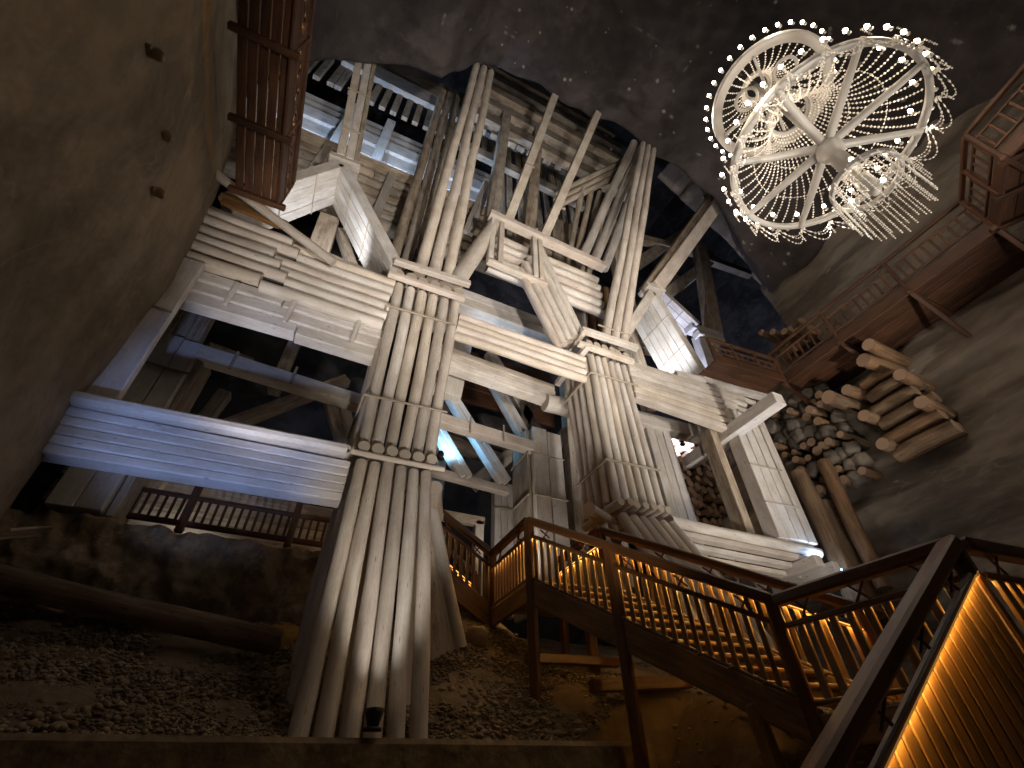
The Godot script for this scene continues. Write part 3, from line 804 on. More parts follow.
	plank_at(t, W(8.6, 10.3, 8.9), W(12.3, 10.5, 8.9), 0.5, 0.4, Vector3.UP, "white")
	t = thing("log_end_wall", "dark wall of stacked round log ends behind the right bay", "log wall", W(12, 6, 11.5))
	for j in 19:
		for i in 12:
			var x := 10.3 + 0.36 * i + 0.18 * (j % 2) + rng.randf_range(-0.04, 0.04)
			var y := 6.4 + 0.33 * j + rng.randf_range(-0.04, 0.04)
			var out := rng.randf_range(0.0, 0.35)
			log_at(t, W(x, y, 11.3 - out), W(x, y, 12.0), rng.randf_range(0.12, 0.17), "old")

# ---------------------------------------------------------------- stairs
func railing(label: String, a: Vector3, b: Vector3, inn: Vector3, opt := {}) -> Node3D:
	# a, b: ends of the top rail; inn: the side the stair lies on
	var h: float = opt.get("h", 1.05)
	var gap: float = opt.get("gap", 0.27)
	var bw: float = opt.get("bw", 0.06)
	var step: float = opt.get("step", 0.125)
	var t := thing("stair_railing", label, "railing", a - Vector3(0, h, 0))
	var up := Vector3.UP
	var d := b - a
	var flat := Vector3(d.x, 0, d.z)
	var side := flat.normalized().cross(up)
	plank_at(t, a, b, opt.get("rw", 0.15), 0.13, side, "rail", "top_rail", 0.025)
	plank_at(t, a - up * gap, b - up * gap, 0.07, 0.06, side, "rail", "sub_rail")
	plank_at(t, a - up * (h - 0.06), b - up * (h - 0.06), 0.06, 0.05, side, "stair", "bottom_rail")
	var n := int(flat.length() / step)
	var bm := box_mesh(bw, h - gap - 0.05, 0.045, 1, 0.008)
	for i in range(1, n):
		var p := a.lerp(b, float(i) / n) - up * (h - 0.05)
		part("baluster", bm, t, Transform3D(Basis(flat.normalized(), up, flat.normalized().cross(up)), p), timber("stair"))
	var xn: int = maxi(1, int(flat.length() / 0.6))
	for i in xn:
		var p := a.lerp(b, (i + 0.5) / xn)
		var u := flat.normalized() * 0.075
		var o := plank_at(t, p - u - up * (gap - 0.03), p + u - up * 0.07, 0.025, 0.025, side, "rail", "cross")
		plank_at(o, p + u - up * (gap - 0.03), p - u - up * 0.07, 0.025, 0.025, side, "rail", "cross_arm")
	for k in opt.get("posts", []):
		var p := a.lerp(b, k[0])
		plank_at(t, Vector3(p.x, k[1], p.z), p + up * 0.02, 0.14, 0.14, flat, "rail", "post", 0.02)
	if opt.get("led", true):
		var off := inn.normalized() * 0.045 - up * (gap + 0.005)
		plank_at(t, a + off, b + off, 0.012, 0.012, side, opt.get("led_kind", "led_list"), "led_strip", 0.002)
		var l := AreaLight3D.new()
		l.name = "strip_light"
		t.add_child(l)
		var mid := (a + b) * 0.5 + off - up * 0.015
		var x := d.normalized()
		var z := (up - x * up.dot(x)).normalized()
		l.global_transform = Transform3D(Basis(x, z.cross(x), z), mid)
		l.area_size = Vector2(d.length(), 0.03)
		l.area_normalize_energy = true
		l.light_energy = 0.62 * d.length() * opt.get("glow", 1.0)
		l.light_color = Color(1.0, 0.76, 0.38)
		l.area_range = 30.0
		l.shadow_enabled = true
	return t

func flight(label: String, a0: Vector3, a1: Vector3, b0: Vector3, b1: Vector3) -> void:
	# a: upper edge (near, far), b: lower edge (near, far), on the nosing line
	var t := thing("stair_flight", label, "stairs", b0)
	for e in [[a0, b0], [a1, b1]]:
		plank_at(t, e[0] - Vector3(0, 0.16, 0), e[1] - Vector3(0, 0.16, 0), 0.34, 0.07, Vector3.UP, "stair", "stringer")
	var n := int(absf(a0.y - b0.y) / 0.175)
	for i in n:
		var k := (i + 0.5) / n
		var p := a0.lerp(b0, k); var q := a1.lerp(b1, k)
		var y := snappedf(p.y, 0.01)
		plank_at(t, Vector3(p.x, y, p.z), Vector3(q.x, y, q.z), 0.27, 0.045, Vector3(b0.x - a0.x, 0, b0.z - a0.z), "stair", "tread")
	var m0 := a0.lerp(b0, 0.5); var m1 := a1.lerp(b1, 0.5)

func stairs() -> void:
	M.led_list = [M.led]
	var dim: StandardMaterial3D = M.led.duplicate()
	dim.emission_energy_multiplier = 0.2
	M.led_dim = [dim]
	var A := W(3.58, 5.18, 6.88); var C := W(5.22, 3.19, 3.87)
	var A2 := W(3.61, 5.18, 8.57)
	var B := W(5.0, 5.18, 6.74); var B2 := W(5.05, 5.18, 8.4)
	var C2 := B + (C - A)
	var D := W(5.37, 3.19, 2.04)
	var dn := Vector3(0, 1.05, 0)
	flight("main wooden stair flight rising from the lower landing to the upper landing", A - dn, B - dn, C - dn, C2 - dn)
	railing("near railing of the main stair flight, its balusters lit orange from inside", A, C, Vector3(1, 0, -0.5), {"posts": [[0.0, 2.3], [0.42, 1.6], [0.985, 1.5]]})
	railing("far railing of the main stair flight behind the lit balusters", B, C2, Vector3(-1, 0, 0.5), {"posts": [[0.0, 4.0], [0.985, 1.9]]})
	var t := thing("stair_landing", "upper wooden stair landing with its deep edge beams", "landing", W(4.3, 4.1, 7.6))
	for i in 10:
		plank_at(t, W(3.6, 4.1, 6.95 + 0.165 * i), W(5.0, 4.1, 6.85 + 0.165 * i), 0.155, 0.05, Vector3(0, 0, 1), "stair", "deck_board")
	plank_at(t, W(3.58, 3.97, 6.85), W(3.61, 3.97, 8.57), 0.3, 0.07, Vector3.UP, "stair", "edge_beam")
	plank_at(t, W(3.58, 3.97, 6.85), W(5.0, 3.97, 6.72), 0.3, 0.07, Vector3.UP, "stair", "edge_beam")
	plank_at(t, W(3.6, 3.1, 7.2), W(5.2, 3.1, 7.05), 0.14, 0.14, Vector3.UP, "rail", "cross_beam")
	plank_at(t, W(4.0, 2.6, 6.1), W(5.6, 2.7, 5.95), 0.16, 0.14, Vector3.UP, "rail", "cross_beam")
	plank_at(t, W(3.9, 2.2, 7.5), W(3.9, 4.0, 7.5), 0.16, 0.14, Vector3.RIGHT, "stair", "leg")
	plank_at(t, W(4.9, 2.2, 7.3), W(4.9, 4.0, 7.3), 0.16, 0.14, Vector3.RIGHT, "stair", "leg")
	railing("short level railing on the left edge of the upper stair landing", A, A2, Vector3(1, 0, 0), {"posts": [[1.0, 2.4]]})
	railing("railing on the far edge of the upper landing with a row of light dots", B, B2, Vector3(-1, 0, 0), {"posts": [[1.0, 3.0]]})
	# the second flight, rising to the left behind the left pillar
	var E := W(1.7, 6.45, 8.75); var F := W(1.9, 6.45, 10.0); var F2 := W(3.75, 5.18, 9.85)
	flight("far stair flight climbing left behind the left pillar", E - dn, F - dn, A2 - dn, F2 - dn)
	railing("near railing of the far stair flight beside the left pillar", A2, E, Vector3(0, 0, -1), {"posts": [[1.0, 4.2]]})
	railing("farthest orange-lit railing glimpsed above the landing rail", F2, F, Vector3(0, 0, 1), {"posts": [[0.0, 3.4]]})
	# lower landing beside the viewer
	t = thing("stair_landing", "lower stair landing half hidden behind its dark railing", "landing", W(6.0, 2.1, 3))
	for i in 12:
		plank_at(t, W(5.25, 2.1, 2.1 + 0.16 * i), W(7.0, 2.1, 2.1 + 0.16 * i), 0.15, 0.05, Vector3(0, 0, 1), "stair", "deck_board")
	plank_at(t, W(5.34, 1.98, 2.02), W(5.22, 1.98, 3.9), 0.26, 0.07, Vector3.UP, "stair", "edge_beam")
	plank_at(t, W(6.9, 0.5, 2.2), W(6.9, 2.05, 2.2), 0.14, 0.14, Vector3.RIGHT, "stair", "leg")
	plank_at(t, W(6.9, 1.0, 3.8), W(6.9, 2.05, 3.8), 0.14, 0.14, Vector3.RIGHT, "stair", "leg")
	railing("dark level railing of the lower landing with amber light dashes", C, D, Vector3(1, 0, 0), {"posts": [[1.0, 0.3]], "rw": 0.16, "step": 0.17, "bw": 0.08})
	railing("large foreground handrail dropping towards the viewer over orange boards", D + Vector3(0.0, 0.02, 0.03), W(2.7, 1.38, 2.46), Vector3(0, 0, 1), {"posts": [], "rw": 0.17, "step": 0.11, "bw": 0.1, "glow": 0.5, "h": 1.5, "led_kind": "led_dim"})
	railing("dark railing running off to the right from the lower landing corner", D + Vector3(0.1, 0, 0.05), W(7.4, 3.19, 1.85), Vector3(0, 0, -1), {"posts": [[1.0, 1.0]], "rw": 0.16, "step": 0.16, "bw": 0.1})
	t = thing("support_post", "dark slanted wooden leg under the lower end of the main flight", "post", W(5.0, 1.4, 4.4))
	plank_at(t, W(5.0, 1.3, 4.35), W(4.95, 2.25, 4.4), 0.16, 0.14, Vector3.RIGHT, "stair", "leg")

# ---------------------------------------------------------------- walkways
func walkway(label: String, a: Vector3, b: Vector3, across: Vector3, opt := {}) -> void:
	# a, b: outer edge of the deck underside; across: towards the wall
	var t := thing("timber_walkway", label, "walkway", a)
	var rail: float = opt.get("rail", 1.3)
	var n: int = opt.get("boards", 5)
	var up := Vector3.UP
	for i in n:
		var o := across * ((i + 0.5) / n)
		plank_at(t, a + o + up * 0.1, b + o + up * 0.1, across.length() / n - 0.02, 0.05, across, "walk", "deck_board")
	plank_at(t, a + up * 0.16, b + up * 0.16, 0.34, 0.06, up, "walk", "fascia")
	var len := a.distance_to(b)
	var m: int = maxi(1, int(round(len / opt.get("bay", 1.7))))
	for i in m + 1:
		var p := a.lerp(b, float(i) / m)
		plank_at(t, p, p + up * rail, 0.09, 0.09, across, "walk", "post")
		if opt.get("joists", true):
			plank_at(t, p - across.normalized() * 0.15 + up * 0.02, p + across * 1.1 + up * 0.02, 0.12, 0.12, up, "walk", "joist")
		if opt.get("braces", false):
			plank_at(t, p + up * 0.0, p + across * 0.75 - up * 1.0, 0.11, 0.11, b - a, "walk", "knee_brace")
	plank_at(t, a + up * rail, b + up * rail, 0.1, 0.1, across, "walk", "top_rail")
	plank_at(t, a + up * (rail - 0.3), b + up * (rail - 0.3), 0.06, 0.06, across, "walk", "middle_rail")
	plank_at(t, a + up * 0.45, b + up * 0.45, 0.06, 0.06, across, "walk", "middle_rail")
	if opt.get("lit", false):
		var off := across.normalized() * 0.04 + up * (rail - 0.35)
		plank_at(t, a + off, b + off, 0.012, 0.012, across, "led_dim", "led_strip", 0.002)
		var l := AreaLight3D.new()
		l.name = "strip_light"
		t.add_child(l)
		var x := (b - a).normalized()
		l.global_transform = Transform3D(Basis(x, up.cross(x), up), (a + b) * 0.5 + off - up * 0.02)
		l.area_size = Vector2(len, 0.03)
		l.area_normalize_energy = true
		l.light_energy = 0.22 * len
		l.light_color = Color(1.0, 0.76, 0.38)
		l.area_range = 30.0
		l.shadow_enabled = true
	if opt.get("lattice", false):
		var k := int(len / 0.4)
		for i in k:
			var p := a.lerp(b, float(i) / k); var q := a.lerp(b, float(i + 1) / k)
			plank_at(t, p + up * 0.45, q + up * (rail - 0.3), 0.05, 0.025, across, "walk", "lattice_slat")
			plank_at(t, q + up * 0.45, p + up * (rail - 0.3), 0.05, 0.025, across, "walk", "lattice_slat")
	else:
		var k := int(len / 0.21)
		for i in k:
			var p := a.lerp(b, (i + 0.5) / k)
			plank_at(t, p + up * 0.45, p + up * (rail - 0.3), 0.06, 0.03, b - a, "walk", "slat")

func walkways() -> void:
	walkway("brown boarded walkway hung high along the left rock face, seen from below", W(-2.32, 10.9, -1.0), W(-2.32, 10.95, 6.4), Vector3(-0.85, 0, 0), {"rail": 1.1, "lattice": true, "lit": true, "boards": 5, "bay": 1.55})
	walkway("long brown catwalk bracketed along the right rock wall", W(12.6, 11.0, 0.3), W(12.6, 11.05, 6.2), Vector3(1.9, 0, 0), {"rail": 1.33, "braces": true, "boards": 6})
	walkway("angled catwalk section joining the long one near the chandelier's fringe", W(11.0, 11.0, -0.66), W(12.57, 11.0, 0.27), Vector3(0.9, 0, 1.6), {"rail": 1.3, "boards": 6, "bay": 1.0})
	walkway("nearest dark catwalk section leaving the picture at upper right", W(10.3, 11.0, -3.4), W(10.98, 11.0, -0.68), Vector3(2.2, 0, 0.2), {"rail": 1.3, "boards": 6})
	walkway("small reddish wooden balcony at the end of the long catwalk", W(9.85, 11.05, 6.3), W(12.5, 11.05, 6.12), Vector3(0, 0, -0.75), {"rail": 1.0, "boards": 3, "bay": 0.9, "joists": false})
	var t := thing("walkway_bracket", "orange-lit timber bracket where the brown walkway meets the white logs", "bracket", W(-2.9, 10.6, 6.6))
	plank_at(t, W(-3.5, 11.25, 6.85), W(-2.1, 11.0, 6.85), 0.24, 0.12, Vector3.UP, "stair")
	plank_at(t, W(-3.4, 11.0, 6.8), W(-2.2, 10.85, 6.8), 0.14, 0.1, Vector3.UP, "stair")
	t = thing("pole", "slim white pole slanting across the end of the brown walkway", "pole", W(-1.0, 10.3, 6.85))
	log_at(t, W(-3.75, 11.6, 6.6), W(-0.95, 10.2, 6.75), 0.1)
	# gallery at the back left under the blue beam
	t = thing("gallery_railing", "dim brown balustrade in the shade under the blue-lit beam", "railing", W(-1.6, 5.15, 9.6))
	plank_at(t, W(-4.2, 6.15, 9.6), W(1.0, 6.1, 9.6), 0.12, 0.1, Vector3.UP, "walk", "top_rail")
	plank_at(t, W(-4.2, 5.8, 9.6), W(1.0, 5.76, 9.6), 0.08, 0.08, Vector3.UP, "walk", "sub_rail")
	plank_at(t, W(-4.2, 5.3, 9.6), W(1.0, 5.26, 9.6), 0.1, 0.08, Vector3.UP, "walk", "bottom_rail")
	for i in 36:
		var x := -4.1 + 0.14 * i
		plank_at(t, W(x, 5.3, 9.6), W(x, 5.8, 9.6), 0.05, 0.04, Vector3.RIGHT, "walk", "baluster")
	for x in [-3.9, -2.0, -0.2]:
		plank_at(t, W(x, 5.1, 9.55), W(x, 6.2, 9.55), 0.13, 0.13, Vector3.RIGHT, "walk", "post")

# ---------------------------------------------------------------- masonry, cribs and loose logs
func block_mesh(sd: int) -> ArrayMesh:
	# a worn squared stone: a superellipsoid with lumps
	var key := "block%d" % sd
	if cache.has(key):
		return cache[key]
	var f := func(u: float, v: float) -> Vector3:
		var a := u * TAU; var b := (v - 0.5) * PI
		var n := Vector3(cos(a) * cos(b), sin(b), sin(a) * cos(b))
		var p := 5.0
		var r := pow(pow(absf(n.x), p) + pow(absf(n.y), p) + pow(absf(n.z), p), -1.0 / p) * 0.5
		return n * r * (1.0 + 0.25 * nz(Vector3(n.x, n.y, n.z) + Vector3(sd * 7.0, 0, 0), 40.0))
	cache[key] = grid_mesh(14, 8, f)
	return cache[key]

func masonry() -> void:
	var t := thing("stone_bench", "pale rough stone bench wall at the back of the rubble bank", "stone bench", W(-1.6, 3.8, 9))
	var face := func(u: float, v: float) -> Vector3:
		var p := W(lerpf(-4.2, 1.0, u), lerpf(3.6, 4.95, minf(v / 0.8, 1.0)), 9.0 + maxf(0.0, v - 0.8) * 4.0 - 0.25 * (1.0 - minf(v / 0.8, 1.0)))
		p.z += nz(p, 30.0) * 0.25 + nz(p, 80.0) * 0.1
		p.y += nz(p, 45.0) * 0.12
		return p
	part("rough_face", grid_mesh(90, 24, face), t, Transform3D(), M.stone)
	planks(t, W(-4.6, 4.9, 10.9), W(-4.6, 7.2, 10.9), W(1.4, 4.9, 10.9), W(1.4, 7.2, 10.9), 4, 0.1, "grey")
	t = thing("ledge_log", "old brown log lying across the bank on the left", "log", W(-1.6, 3.5, 8))
	log_at(t, W(-3.6, 3.72, 8.0), W(0.1, 3.2, 8.0), 0.16, "old")
	for q in [[8.4, 3.15], [8.45, 4.2], [8.1, 4.9]]:
		t = thing("wall_knob", ["small salt-crusted knob high on the left rock face", "salt-crusted knob midway up the left rock face", "lowest salt-crusted knob on the left rock face"][[3.15, 4.2, 4.9].find(q[1])], "knob", W(-3.35, q[0], q[1]))
		part("crust", block_mesh(5), t, Transform3D(Basis.from_scale(Vector3(0.22, 0.12, 0.13)), W(-3.2, q[0] + 0.03, q[1] + 0.05)), M.stone)
		rod(t, W(-3.6, q[0], q[1]), W(-3.2, q[0] - 0.02, q[1] - 0.03), 0.03, M.stone, "peg")
	t = thing("cable_bundle", "pale cable bundle stapled along the lower edge of the left rock face", "cables", W(-3.1, 4.0, 7.2))
	for k in 3:
		rod(t, W(-3.12 + 0.03 * k, 3.82 + 0.05 * k, 7.0), W(-3.2 + 0.03 * k, 4.28 + 0.06 * k, 8.1), 0.025, M.rope, "cable")
	# small stone block at the left pillar's stay
	t = thing("stone_block", "squared stone block beside the foot of the leaning stay log", "stone", W(3.0, 3.4, 8))
	part("stone", block_mesh(3), t, Transform3D(Basis.from_scale(Vector3(0.36, 0.32, 0.36)), W(3.1, 3.5, 8.0)), M.stone)
	# crib of thick logs on the right wall
	t = thing("log_crib", "crib of thick old logs jutting from the right rock wall", "log crib", W(14, 7.8, 4.4))
	for i in 6:
		var y := 7.9 + 0.46 * i
		log_at(t, W(13.45 + 0.05 * i, y, 3.55 + 0.08 * i), W(13.45 + 0.05 * i, y, 5.0 - 0.04 * i), 0.19, "old")
		log_at(t, W(13.0 if i != 5 else 12.5, y + 0.23, 4.95 if i % 2 == 0 else 3.7), W(14.9, y + 0.23, 4.95 if i % 2 == 0 else 3.7), 0.17, "old")
	log_at(t, W(12.45, 9.75, 5.25), W(14.8, 9.75, 5.2), 0.2, "old")
	log_at(t, W(12.75, 10.3, 4.1), W(14.8, 10.2, 3.9), 0.2, "old")
	for i in 4:
		log_at(t, W(13.9, 8.0 + 0.5 * i, 3.6), W(13.9, 8.0 + 0.5 * i, 5.1), 0.17, "old")
	# rough pack of logs and blocks beside the corner post
	t = thing("rubble_pack", "rough pack of stone blocks and log ends on the right wall by the corner post", "stone pack", W(13.6, 7.5, 6.4))
	for j in 9:
		for i in 7:
			var d := 5.85 + 0.3 * i + rng.randf_range(-0.06, 0.06)
			var y := 7.9 + 0.38 * j
			var x := 13.35 + rng.randf_range(-0.15, 0.25)
			if rng.randf() < 0.45:
				log_at(t, W(x - 0.1, y, d), W(14.7, y, d), rng.randf_range(0.1, 0.16), "old")
			else:
				part("stone", block_mesh(rng.randi() % 8), t, Transform3D(Basis.from_euler(Vector3(rng.randf() * 0.4, rng.randf() * 6.0, 0)).scaled(Vector3(0.42, 0.4, 0.38)), W(x + 0.2, y, d)), M.rock_right)
	t = thing("log_pile", "small pile of short old logs above the catwalk on the dark wall", "log pile", W(14.2, 13, 6))
	for j in 4:
		for i in 3:
			log_at(t, W(13.9 + 0.1 * j, 13.0 + 0.33 * j, 5.1 + 0.42 * i + 0.1 * j), W(14.1 + 0.1 * j, 13.05 + 0.33 * j, 5.55 + 0.42 * i + 0.1 * j), 0.15, "old")
		log_at(t, W(13.4, 13.1 + 0.33 * j, 5.4 + 0.35 * j), W(14.6, 13.1 + 0.33 * j, 5.5 + 0.35 * j), 0.13, "old")
	t = thing("prop_log", "upright old log beside the glaring lamp on the right", "log", W(12.7, 4.5, 7.2))
	log_at(t, W(12.3, 4.6, 7.0), W(12.75, 8.4, 7.2), 0.24, "old")
	t = thing("prop_log", "reddish upright old log leaning on the right rock wall", "log", W(13.0, 5.0, 6.6))
	log_at(t, W(12.9, 5.0, 6.6), W(13.2, 8.6, 6.6), 0.19, "old")
	t = thing("prop_log", "grey weathered slab standing between the two upright logs", "slab", W(13.2, 5, 7.2))
	log_at(t, W(13.1, 4.6, 7.3), W(13.5, 7.6, 7.4), 0.36, "old")

# ---------------------------------------------------------------- chandelier
func bead_strand(points: Array, size: float) -> ArrayMesh:
	var v := PackedVector3Array(); var n := PackedVector3Array(); var uv := PackedVector2Array(); var idx := PackedInt32Array()
	for i in points.size() - 1:
		var a: Vector3 = points[i]; var b: Vector3 = points[i + 1]
		var d := (b - a)
		var y := d.normalized()
		var x := y.cross(Vector3(0.3, 0.2, 0.9)).normalized()
		var z := x.cross(y)
		var r := size * (1.0 if i % 2 == 0 else 0.72)
		var e := a + d * 0.04; var f := a + d * 0.96; var m := a + d * 0.5
		var ring := [m + x * r, m + z * r, m - x * r, m - z * r]
		for k in 4:
			var p: Vector3 = ring[k]; var q: Vector3 = ring[(k + 1) % 4]
			for tri in [[e, p, q], [f, q, p]]:
				var nn: Vector3 = ((tri[0] + tri[1] + tri[2]) / 3.0 - m).normalized()
				var s := v.size()
				for w in tri:
					v.append(w); n.append(nn); uv.append(Vector2.ZERO)
				var flip: bool = (tri[1] - tri[0]).cross(tri[2] - tri[0]).dot(nn) > 0.0
				idx.append_array([s, s + 2, s + 1] if flip else [s, s + 1, s + 2])
	return mesh_of(v, n, uv, idx)

func curve_pts(a: Vector3, b: Vector3, sag: Vector3, step: float) -> Array:
	var out := []
	var n: int = maxi(3, int(a.distance_to(b) / step))
	for i in n + 1:
		var t := float(i) / n
		out.append(a.lerp(b, t) + sag * (4.0 * t * (1.0 - t)))
	return out

func ring_mesh(r: float, w: float, h: float, sides := 72) -> ArrayMesh:
	return lathe_mesh([[r - w / 2, -h / 2], [r + w / 2 - 0.01, -h / 2], [r + w / 2, -h / 2 + 0.01], [r + w / 2, h / 2 - 0.01], [r + w / 2 - 0.01, h / 2], [r - w / 2 + 0.01, h / 2], [r - w / 2, h / 2 - 0.01], [r - w / 2, -h / 2]], sides)

func chandelier() -> void:
	var c := W(7.3, 11.0, 0.7)
	var t := thing("chandelier", "three-tiered crystal chandelier with a spoked ring of glowing candle bulbs", "chandelier", c)
	var at := func(h: float, a: float) -> Transform3D:
		return Transform3D(Basis(Vector3.UP, a), c + Vector3(0, h, 0))
	var R := 1.72
	part("ring", ring_mesh(R, 0.05, 0.16), t, at.call(0.0, 0.0), M.salt_metal)
	part("ring_lip", ring_mesh(R - 0.02, 0.12, 0.03), t, at.call(-0.08, 0.0), M.salt_metal)
	part("upper_ring", ring_mesh(1.2, 0.2, 0.05), t, at.call(2.7, 0.0), M.salt_metal)
	part("upper_rim", ring_mesh(1.3, 0.04, 0.14), t, at.call(2.7, 0.0), M.salt_metal)
	part("lower_ring", ring_mesh(0.53, 0.05, 0.12, 40), t, at.call(-1.55, 0.0), M.salt_metal)
	part("hub", lathe_mesh([[0.0, -1.05], [0.14, -1.04], [0.15, -0.98], [0.15, -0.5], [0.1, -0.42], [0.2, -0.3], [0.24, -0.12], [0.17, 0.06], [0.1, 0.2], [0.06, 0.6], [0.06, 4.3], [0.0, 4.3]], 24), t, at.call(-0.1, 0.0), M.salt_metal)
	part("stem", lathe_mesh([[0.0, -1.9], [0.07, -1.88], [0.1, -1.8], [0.08, -1.7], [0.13, -1.6], [0.13, -1.35], [0.05, -1.25], [0.05, -0.8]], 16), t, at.call(-0.05, 0.0), M.salt_metal)
	part("collar", ring_mesh(0.42, 0.12, 0.08, 32), t, at.call(1.7, 0.0), M.salt_metal)
	part("upper_collar", ring_mesh(0.3, 0.12, 0.08, 32), t, at.call(3.6, 0.0), M.salt_metal)
	for k in 4:
		var a := TAU * k / 4 + 0.4
		part("rosette", ring_mesh(0.24, 0.07, 0.04, 20), t, Transform3D(Basis(), c + Vector3(0.62 * cos(a), 2.6, 0.62 * sin(a))), M.salt_metal)
		part("crossbar", box_mesh(0.1, 1.15, 0.05, 0), t, Transform3D(Basis(Vector3.UP, a) * Basis(Vector3(0, 0, 1), -PI / 2), c + Vector3(0, 2.66, 0)), M.salt_metal)
	for k in 8:
		var a := TAU * k / 8 + 0.18
		part("spoke", log_mesh(1.62, 0.085, 0.06, 0, 12), t, Transform3D(Basis(Vector3.UP, a) * Basis(Vector3(0, 0, 1), -PI / 2), c + Vector3(0, -0.08, 0) + Vector3(cos(a), 0, -sin(a)) * 0.1), M.salt_metal)
	# candle arms and bulbs
	var bulb := lathe_mesh([[0.0, 0.0], [0.03, 0.01], [0.042, 0.05], [0.025, 0.1], [0.0, 0.14]], 8)
	var arm := lathe_mesh([[0.0, -0.1], [0.035, -0.09], [0.02, -0.06], [0.02, 0.0], [0.0, 0.0]], 8)
	var tiers := [[R, 0.14, 0.14, 34], [1.3, 2.84, 0.12, 34], [R - 0.12, 0.16, -0.02, 18], [0.45, -1.42, 0.0, 5]]
	for q in tiers:
		for k in q[3]:
			var a: float = TAU * (k + 0.25) / q[3]
			var p: Vector3 = c + Vector3(cos(a) * (q[0] + q[2]), q[1], sin(a) * (q[0] + q[2]))
			var o := part("candle_arm", arm, t, Transform3D(Basis(), p), M.salt_metal)
			part("bulb", bulb, o, Transform3D(Basis(), p), M.bulb)
	# bead strands: the tent inside the big ring, the tent inside the upper ring, swags and fringes
	var tent := bead_strand(curve_pts(Vector3(R - 0.05, 0.06, 0), Vector3(0.42, 1.7, 0), Vector3(-0.12, -0.42, 0), 0.07), 0.027)
	for k in 48:
		part("crystal_strand", tent, t, at.call(0.0, TAU * k / 48), M.crystal)
	var hoop := ring_strand(1.2, 0.02)
	part("crystal_hoop", hoop, t, at.call(0.28, 0.0), M.crystal)
	part("crystal_hoop", ring_strand(0.8, 0.02), t, at.call(0.85, 0.0), M.crystal)
	var tent2 := bead_strand(curve_pts(Vector3(1.1, 0.0, 0), Vector3(0.3, 0.9, 0), Vector3(-0.08, -0.2, 0), 0.07), 0.026)
	for k in 40:
		part("crystal_strand", tent2, t, at.call(2.7, TAU * k / 40), M.crystal)
	for k in 20:
		var a := TAU * k / 20; var b := TAU * (k + 1) / 20
		for s in [[0.42, 0.03], [0.3, 0.06], [0.54, 0.09]]:
			var sw: ArrayMesh = bead_strand(curve_pts(Vector3(R + s[1], -0.08, 0), Vector3((R + s[1]) * cos(b - a), -0.08, -(R + s[1]) * sin(b - a)), Vector3(0, -s[0], 0), 0.05), 0.02) if k == 0 else cache["swag%.2f" % s[0]]
			cache["swag%.2f" % s[0]] = sw
			part("crystal_swag", sw, t, at.call(0.0, a), M.crystal)
		part("crystal_pendant", pendant(), t, at.call(0.0, a), M.crystal)
	for k in 44:
		var a := TAU * k / 44
		var drop := fringe(k % 3)
		part("crystal_fringe", drop, t, at.call(-1.58, a), M.crystal)
	for k in 16:
		var key := "bowl"
		if not cache.has(key):
			cache[key] = bead_strand(curve_pts(Vector3(0.5, 0.0, 0), Vector3(0.12, 0.35, 0), Vector3(0, -0.1, 0), 0.05), 0.02)
		part("crystal_strand", cache[key], t, at.call(-1.5, TAU * k / 16), M.crystal)
	for q in [[0.2, 1.35, 5, 2.0], [2.9, 1.15, 4, 1.57], [-1.35, 0.1, 2, 0.3]]:
		for k in q[2]:
			var a: float = TAU * (k + 0.5) / q[2]
			var l := OmniLight3D.new()
			l.name = "candle_light"
			t.add_child(l)
			l.global_position = c + Vector3(cos(a) * q[3], q[0], sin(a) * q[3])
			l.light_color = Color(1.0, 0.93, 0.85)
			l.light_energy = q[1]
			l.light_size = 0.1
			l.omni_range = 80.0
			l.omni_attenuation = 2.0
			l.shadow_enabled = true

func ring_strand(r: float, size: float) -> ArrayMesh:
	var pts := []
	var n := int(TAU * r / 0.065)
	for i in n + 1:
		pts.append(Vector3(r * cos(TAU * i / n), 0, r * sin(TAU * i / n)))
	return bead_strand(pts, size)

func pendant() -> ArrayMesh:
	if not cache.has("pendant"):
		cache["pendant"] = bead_strand(curve_pts(Vector3(1.9, -0.02, 0), Vector3(1.9, -0.4, 0), Vector3.ZERO, 0.055), 0.022)
	return cache["pendant"]

func fringe(kind: int) -> ArrayMesh:
	var key := "fringe%d" % kind
	if not cache.has(key):
		var r: float = [0.54, 0.58, 0.5][kind]
		var l: float = [0.95, 0.8, 1.05][kind]
		cache[key] = bead_strand(curve_pts(Vector3(r, 0, 0), Vector3(r, -l, 0), Vector3.ZERO, 0.05), 0.02)
	return cache[key]

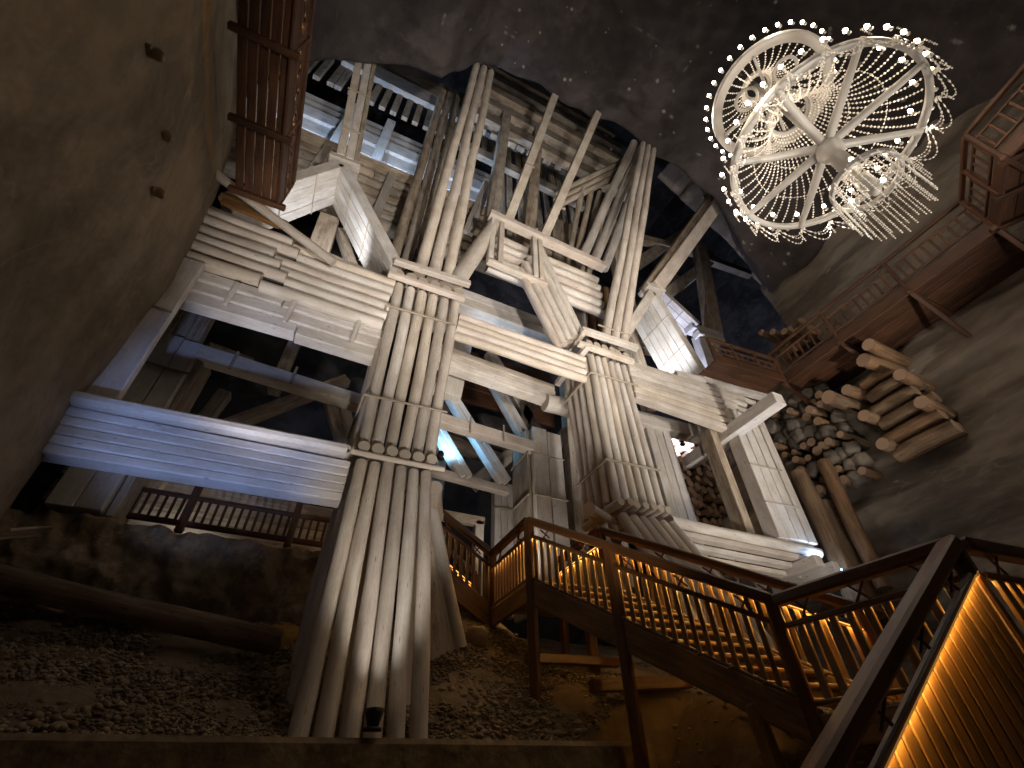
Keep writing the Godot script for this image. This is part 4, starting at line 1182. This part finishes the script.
# ---------------------------------------------------------------- everything
func _ready() -> void:
	rng.seed = 20
	fnl.seed = 5
	fnl.noise_type = FastNoiseLite.TYPE_SIMPLEX_SMOOTH
	fnl.frequency = 0.035
	fnl.fractal_octaves = 3
	var cam := Camera3D.new()
	cam.name = "camera"
	add_child(cam)
	var pitch := deg_to_rad(41.32); var yaw := deg_to_rad(25.81); var roll := deg_to_rad(-1.38)
	var fwd := W(sin(yaw) * cos(pitch), sin(pitch), cos(yaw) * cos(pitch))
	var right := W(cos(yaw), 0, -sin(yaw))
	var up := right.cross(fwd)
	cam.transform = Transform3D(Basis(right * cos(roll) + up * sin(roll), up * cos(roll) - right * sin(roll), -fwd), Vector3(0, 1.6, 0))
	cam.fov = rad_to_deg(2.0 * atan(384.0 / 460.0))
	cam.near = 0.05
	cam.far = 200.0
	cam.current = true
	var env := Environment.new()
	env.background_mode = Environment.BG_COLOR
	env.background_color = Color(0, 0, 0)
	env.tonemap_mode = Environment.TONE_MAPPER_LINEAR
	env.tonemap_exposure = 1.0
	env.sdfgi_enabled = true
	env.ssao_enabled = true
	env.ssil_enabled = true
	var we := WorldEnvironment.new()
	we.name = "world"
	we.environment = env
	add_child(we)
	make_materials()
	floods()
	make_cave()
	pillar_left()
	pillar_right()
	ties()
	upper()
	upper_back()
	inner()
	stairs()
	walkways()
	masonry()
	chandelier()

func floods() -> void:
	flood(W(1.17, 2.24, 5.88), W(1.2, 6.0, 6.5), 1.2, 40.0, false, "small black floodlight on the kerb at the foot of the left pillar")
	flood(W(3.2, 0.4, -4.5), W(3.0, 14.6, 6.5), 165.0, 26.0, false, "floodlight on the floor behind the viewer, left of the stair", null, 0.4)
	flood(W(10.5, 0.4, -3.0), W(8.0, 15.0, 7.0), 130.0, 30.0, false, "floodlight on the floor behind the viewer, right of the stair", null, 0.4)
	flood(W(-0.9, 0.4, 3.0), W(-0.9, 10.4, 7.3), 48.0, 16.0, false, "floodlight on the floor in front of the kerb, left bay", null, 0.25)
	flood(W(3.2, 0.4, 2.6), W(3.4, 10.2, 7.1), 42.0, 22.0, false, "floodlight on the floor in front of the kerb, middle bay", null, 0.25)
	flood(W(8.6, 2.3, 3.2), W(9.8, 10.0, 7.5), 18.0, 42.0, false, "floodlight on the bank below the right bay", null, 0.25)
	flood(W(-1.2, 11.35, 7.9), W(-1.6, 15.0, 7.6), 4.5, 60.0, false, "floodlight on the left tie beam below the upturned V brace", Color(0.95, 0.97, 1.0))
	flood(W(8.3, 11.35, 7.9), W(9.7, 13.6, 7.6), 7.0, 60.0, false, "floodlight on the right tie beam below the brace panel", Color(0.95, 0.97, 1.0))
	flood(W(-1.5, 0.6, 2.6), W(-1.5, 5.4, 7.05), 24.0, 17.0, true, "cold floodlight on the floor below the blue-lit beam", Color(0.62, 0.73, 1.0))
	flood(W(-2.2, 19.15, 8.62), W(-2.4, 24.8, 10.8), 22.0, 70.0, true, "cold floodlight on the plank shelf at far left")
	flood(W(1.8, 19.15, 8.62), W(1.8, 24.8, 10.8), 18.0, 70.0, true, "cold floodlight on the plank shelf behind the left pillar")
	flood(W(2.9, 8.6, 10.6), W(3.9, 10.2, 11.2), 4.0, 65.0, true, "cold floodlight behind the left pillar in the middle bay", Color(0.5, 0.78, 1.0))
	flood(W(-2.2, 5.1, 10.0), W(-2.2, 6.6, 10.8), 0.5, 65.0, false, "floodlight on the gallery behind the left bay")
	flood(W(4.4, 5.0, 9.4), W(5.6, 9.5, 10.4), 3.5, 60.0, false, "floodlight beside the upper stair landing")
	flood(W(11.75, 5.3, 6.75), W(10.5, 5.9, 7.3), 4.0, 70.0, true, "glaring cold floodlight at the end of the low right beam")
	flood(W(12.0, 11.3, 10.3), W(16.0, 20.0, 14.0), 70.0, 65.0, true, "added cold floodlight brightening the dark gap behind the right brace", Color(0.82, 0.86, 1.0))  # lamp added to lighten the dark gap, no known fixture there
	flood(W(1.1, 0.3, 1.5), W(1.2, 4.9, 6.8), 24.0, 13.0, false, "floodlight on the floor aimed at the splayed foot of the left pillar", null, 0.2)
	flood(W(3.2, 11.05, 9.1), W(4.4, 12.8, 8.5), 1.6, 70.0, true, "cold floodlight on the boxed three plank beam", Color(0.75, 0.86, 1.0))
	flood(W(11.4, 6.6, 9.6), W(12.2, 8.6, 11.3), 1.6, 65.0, false, "added floodlight low in the right bay brightening the wall of log ends", Color(1.0, 0.88, 0.74))  # extra lamp put in only to brighten the log ends
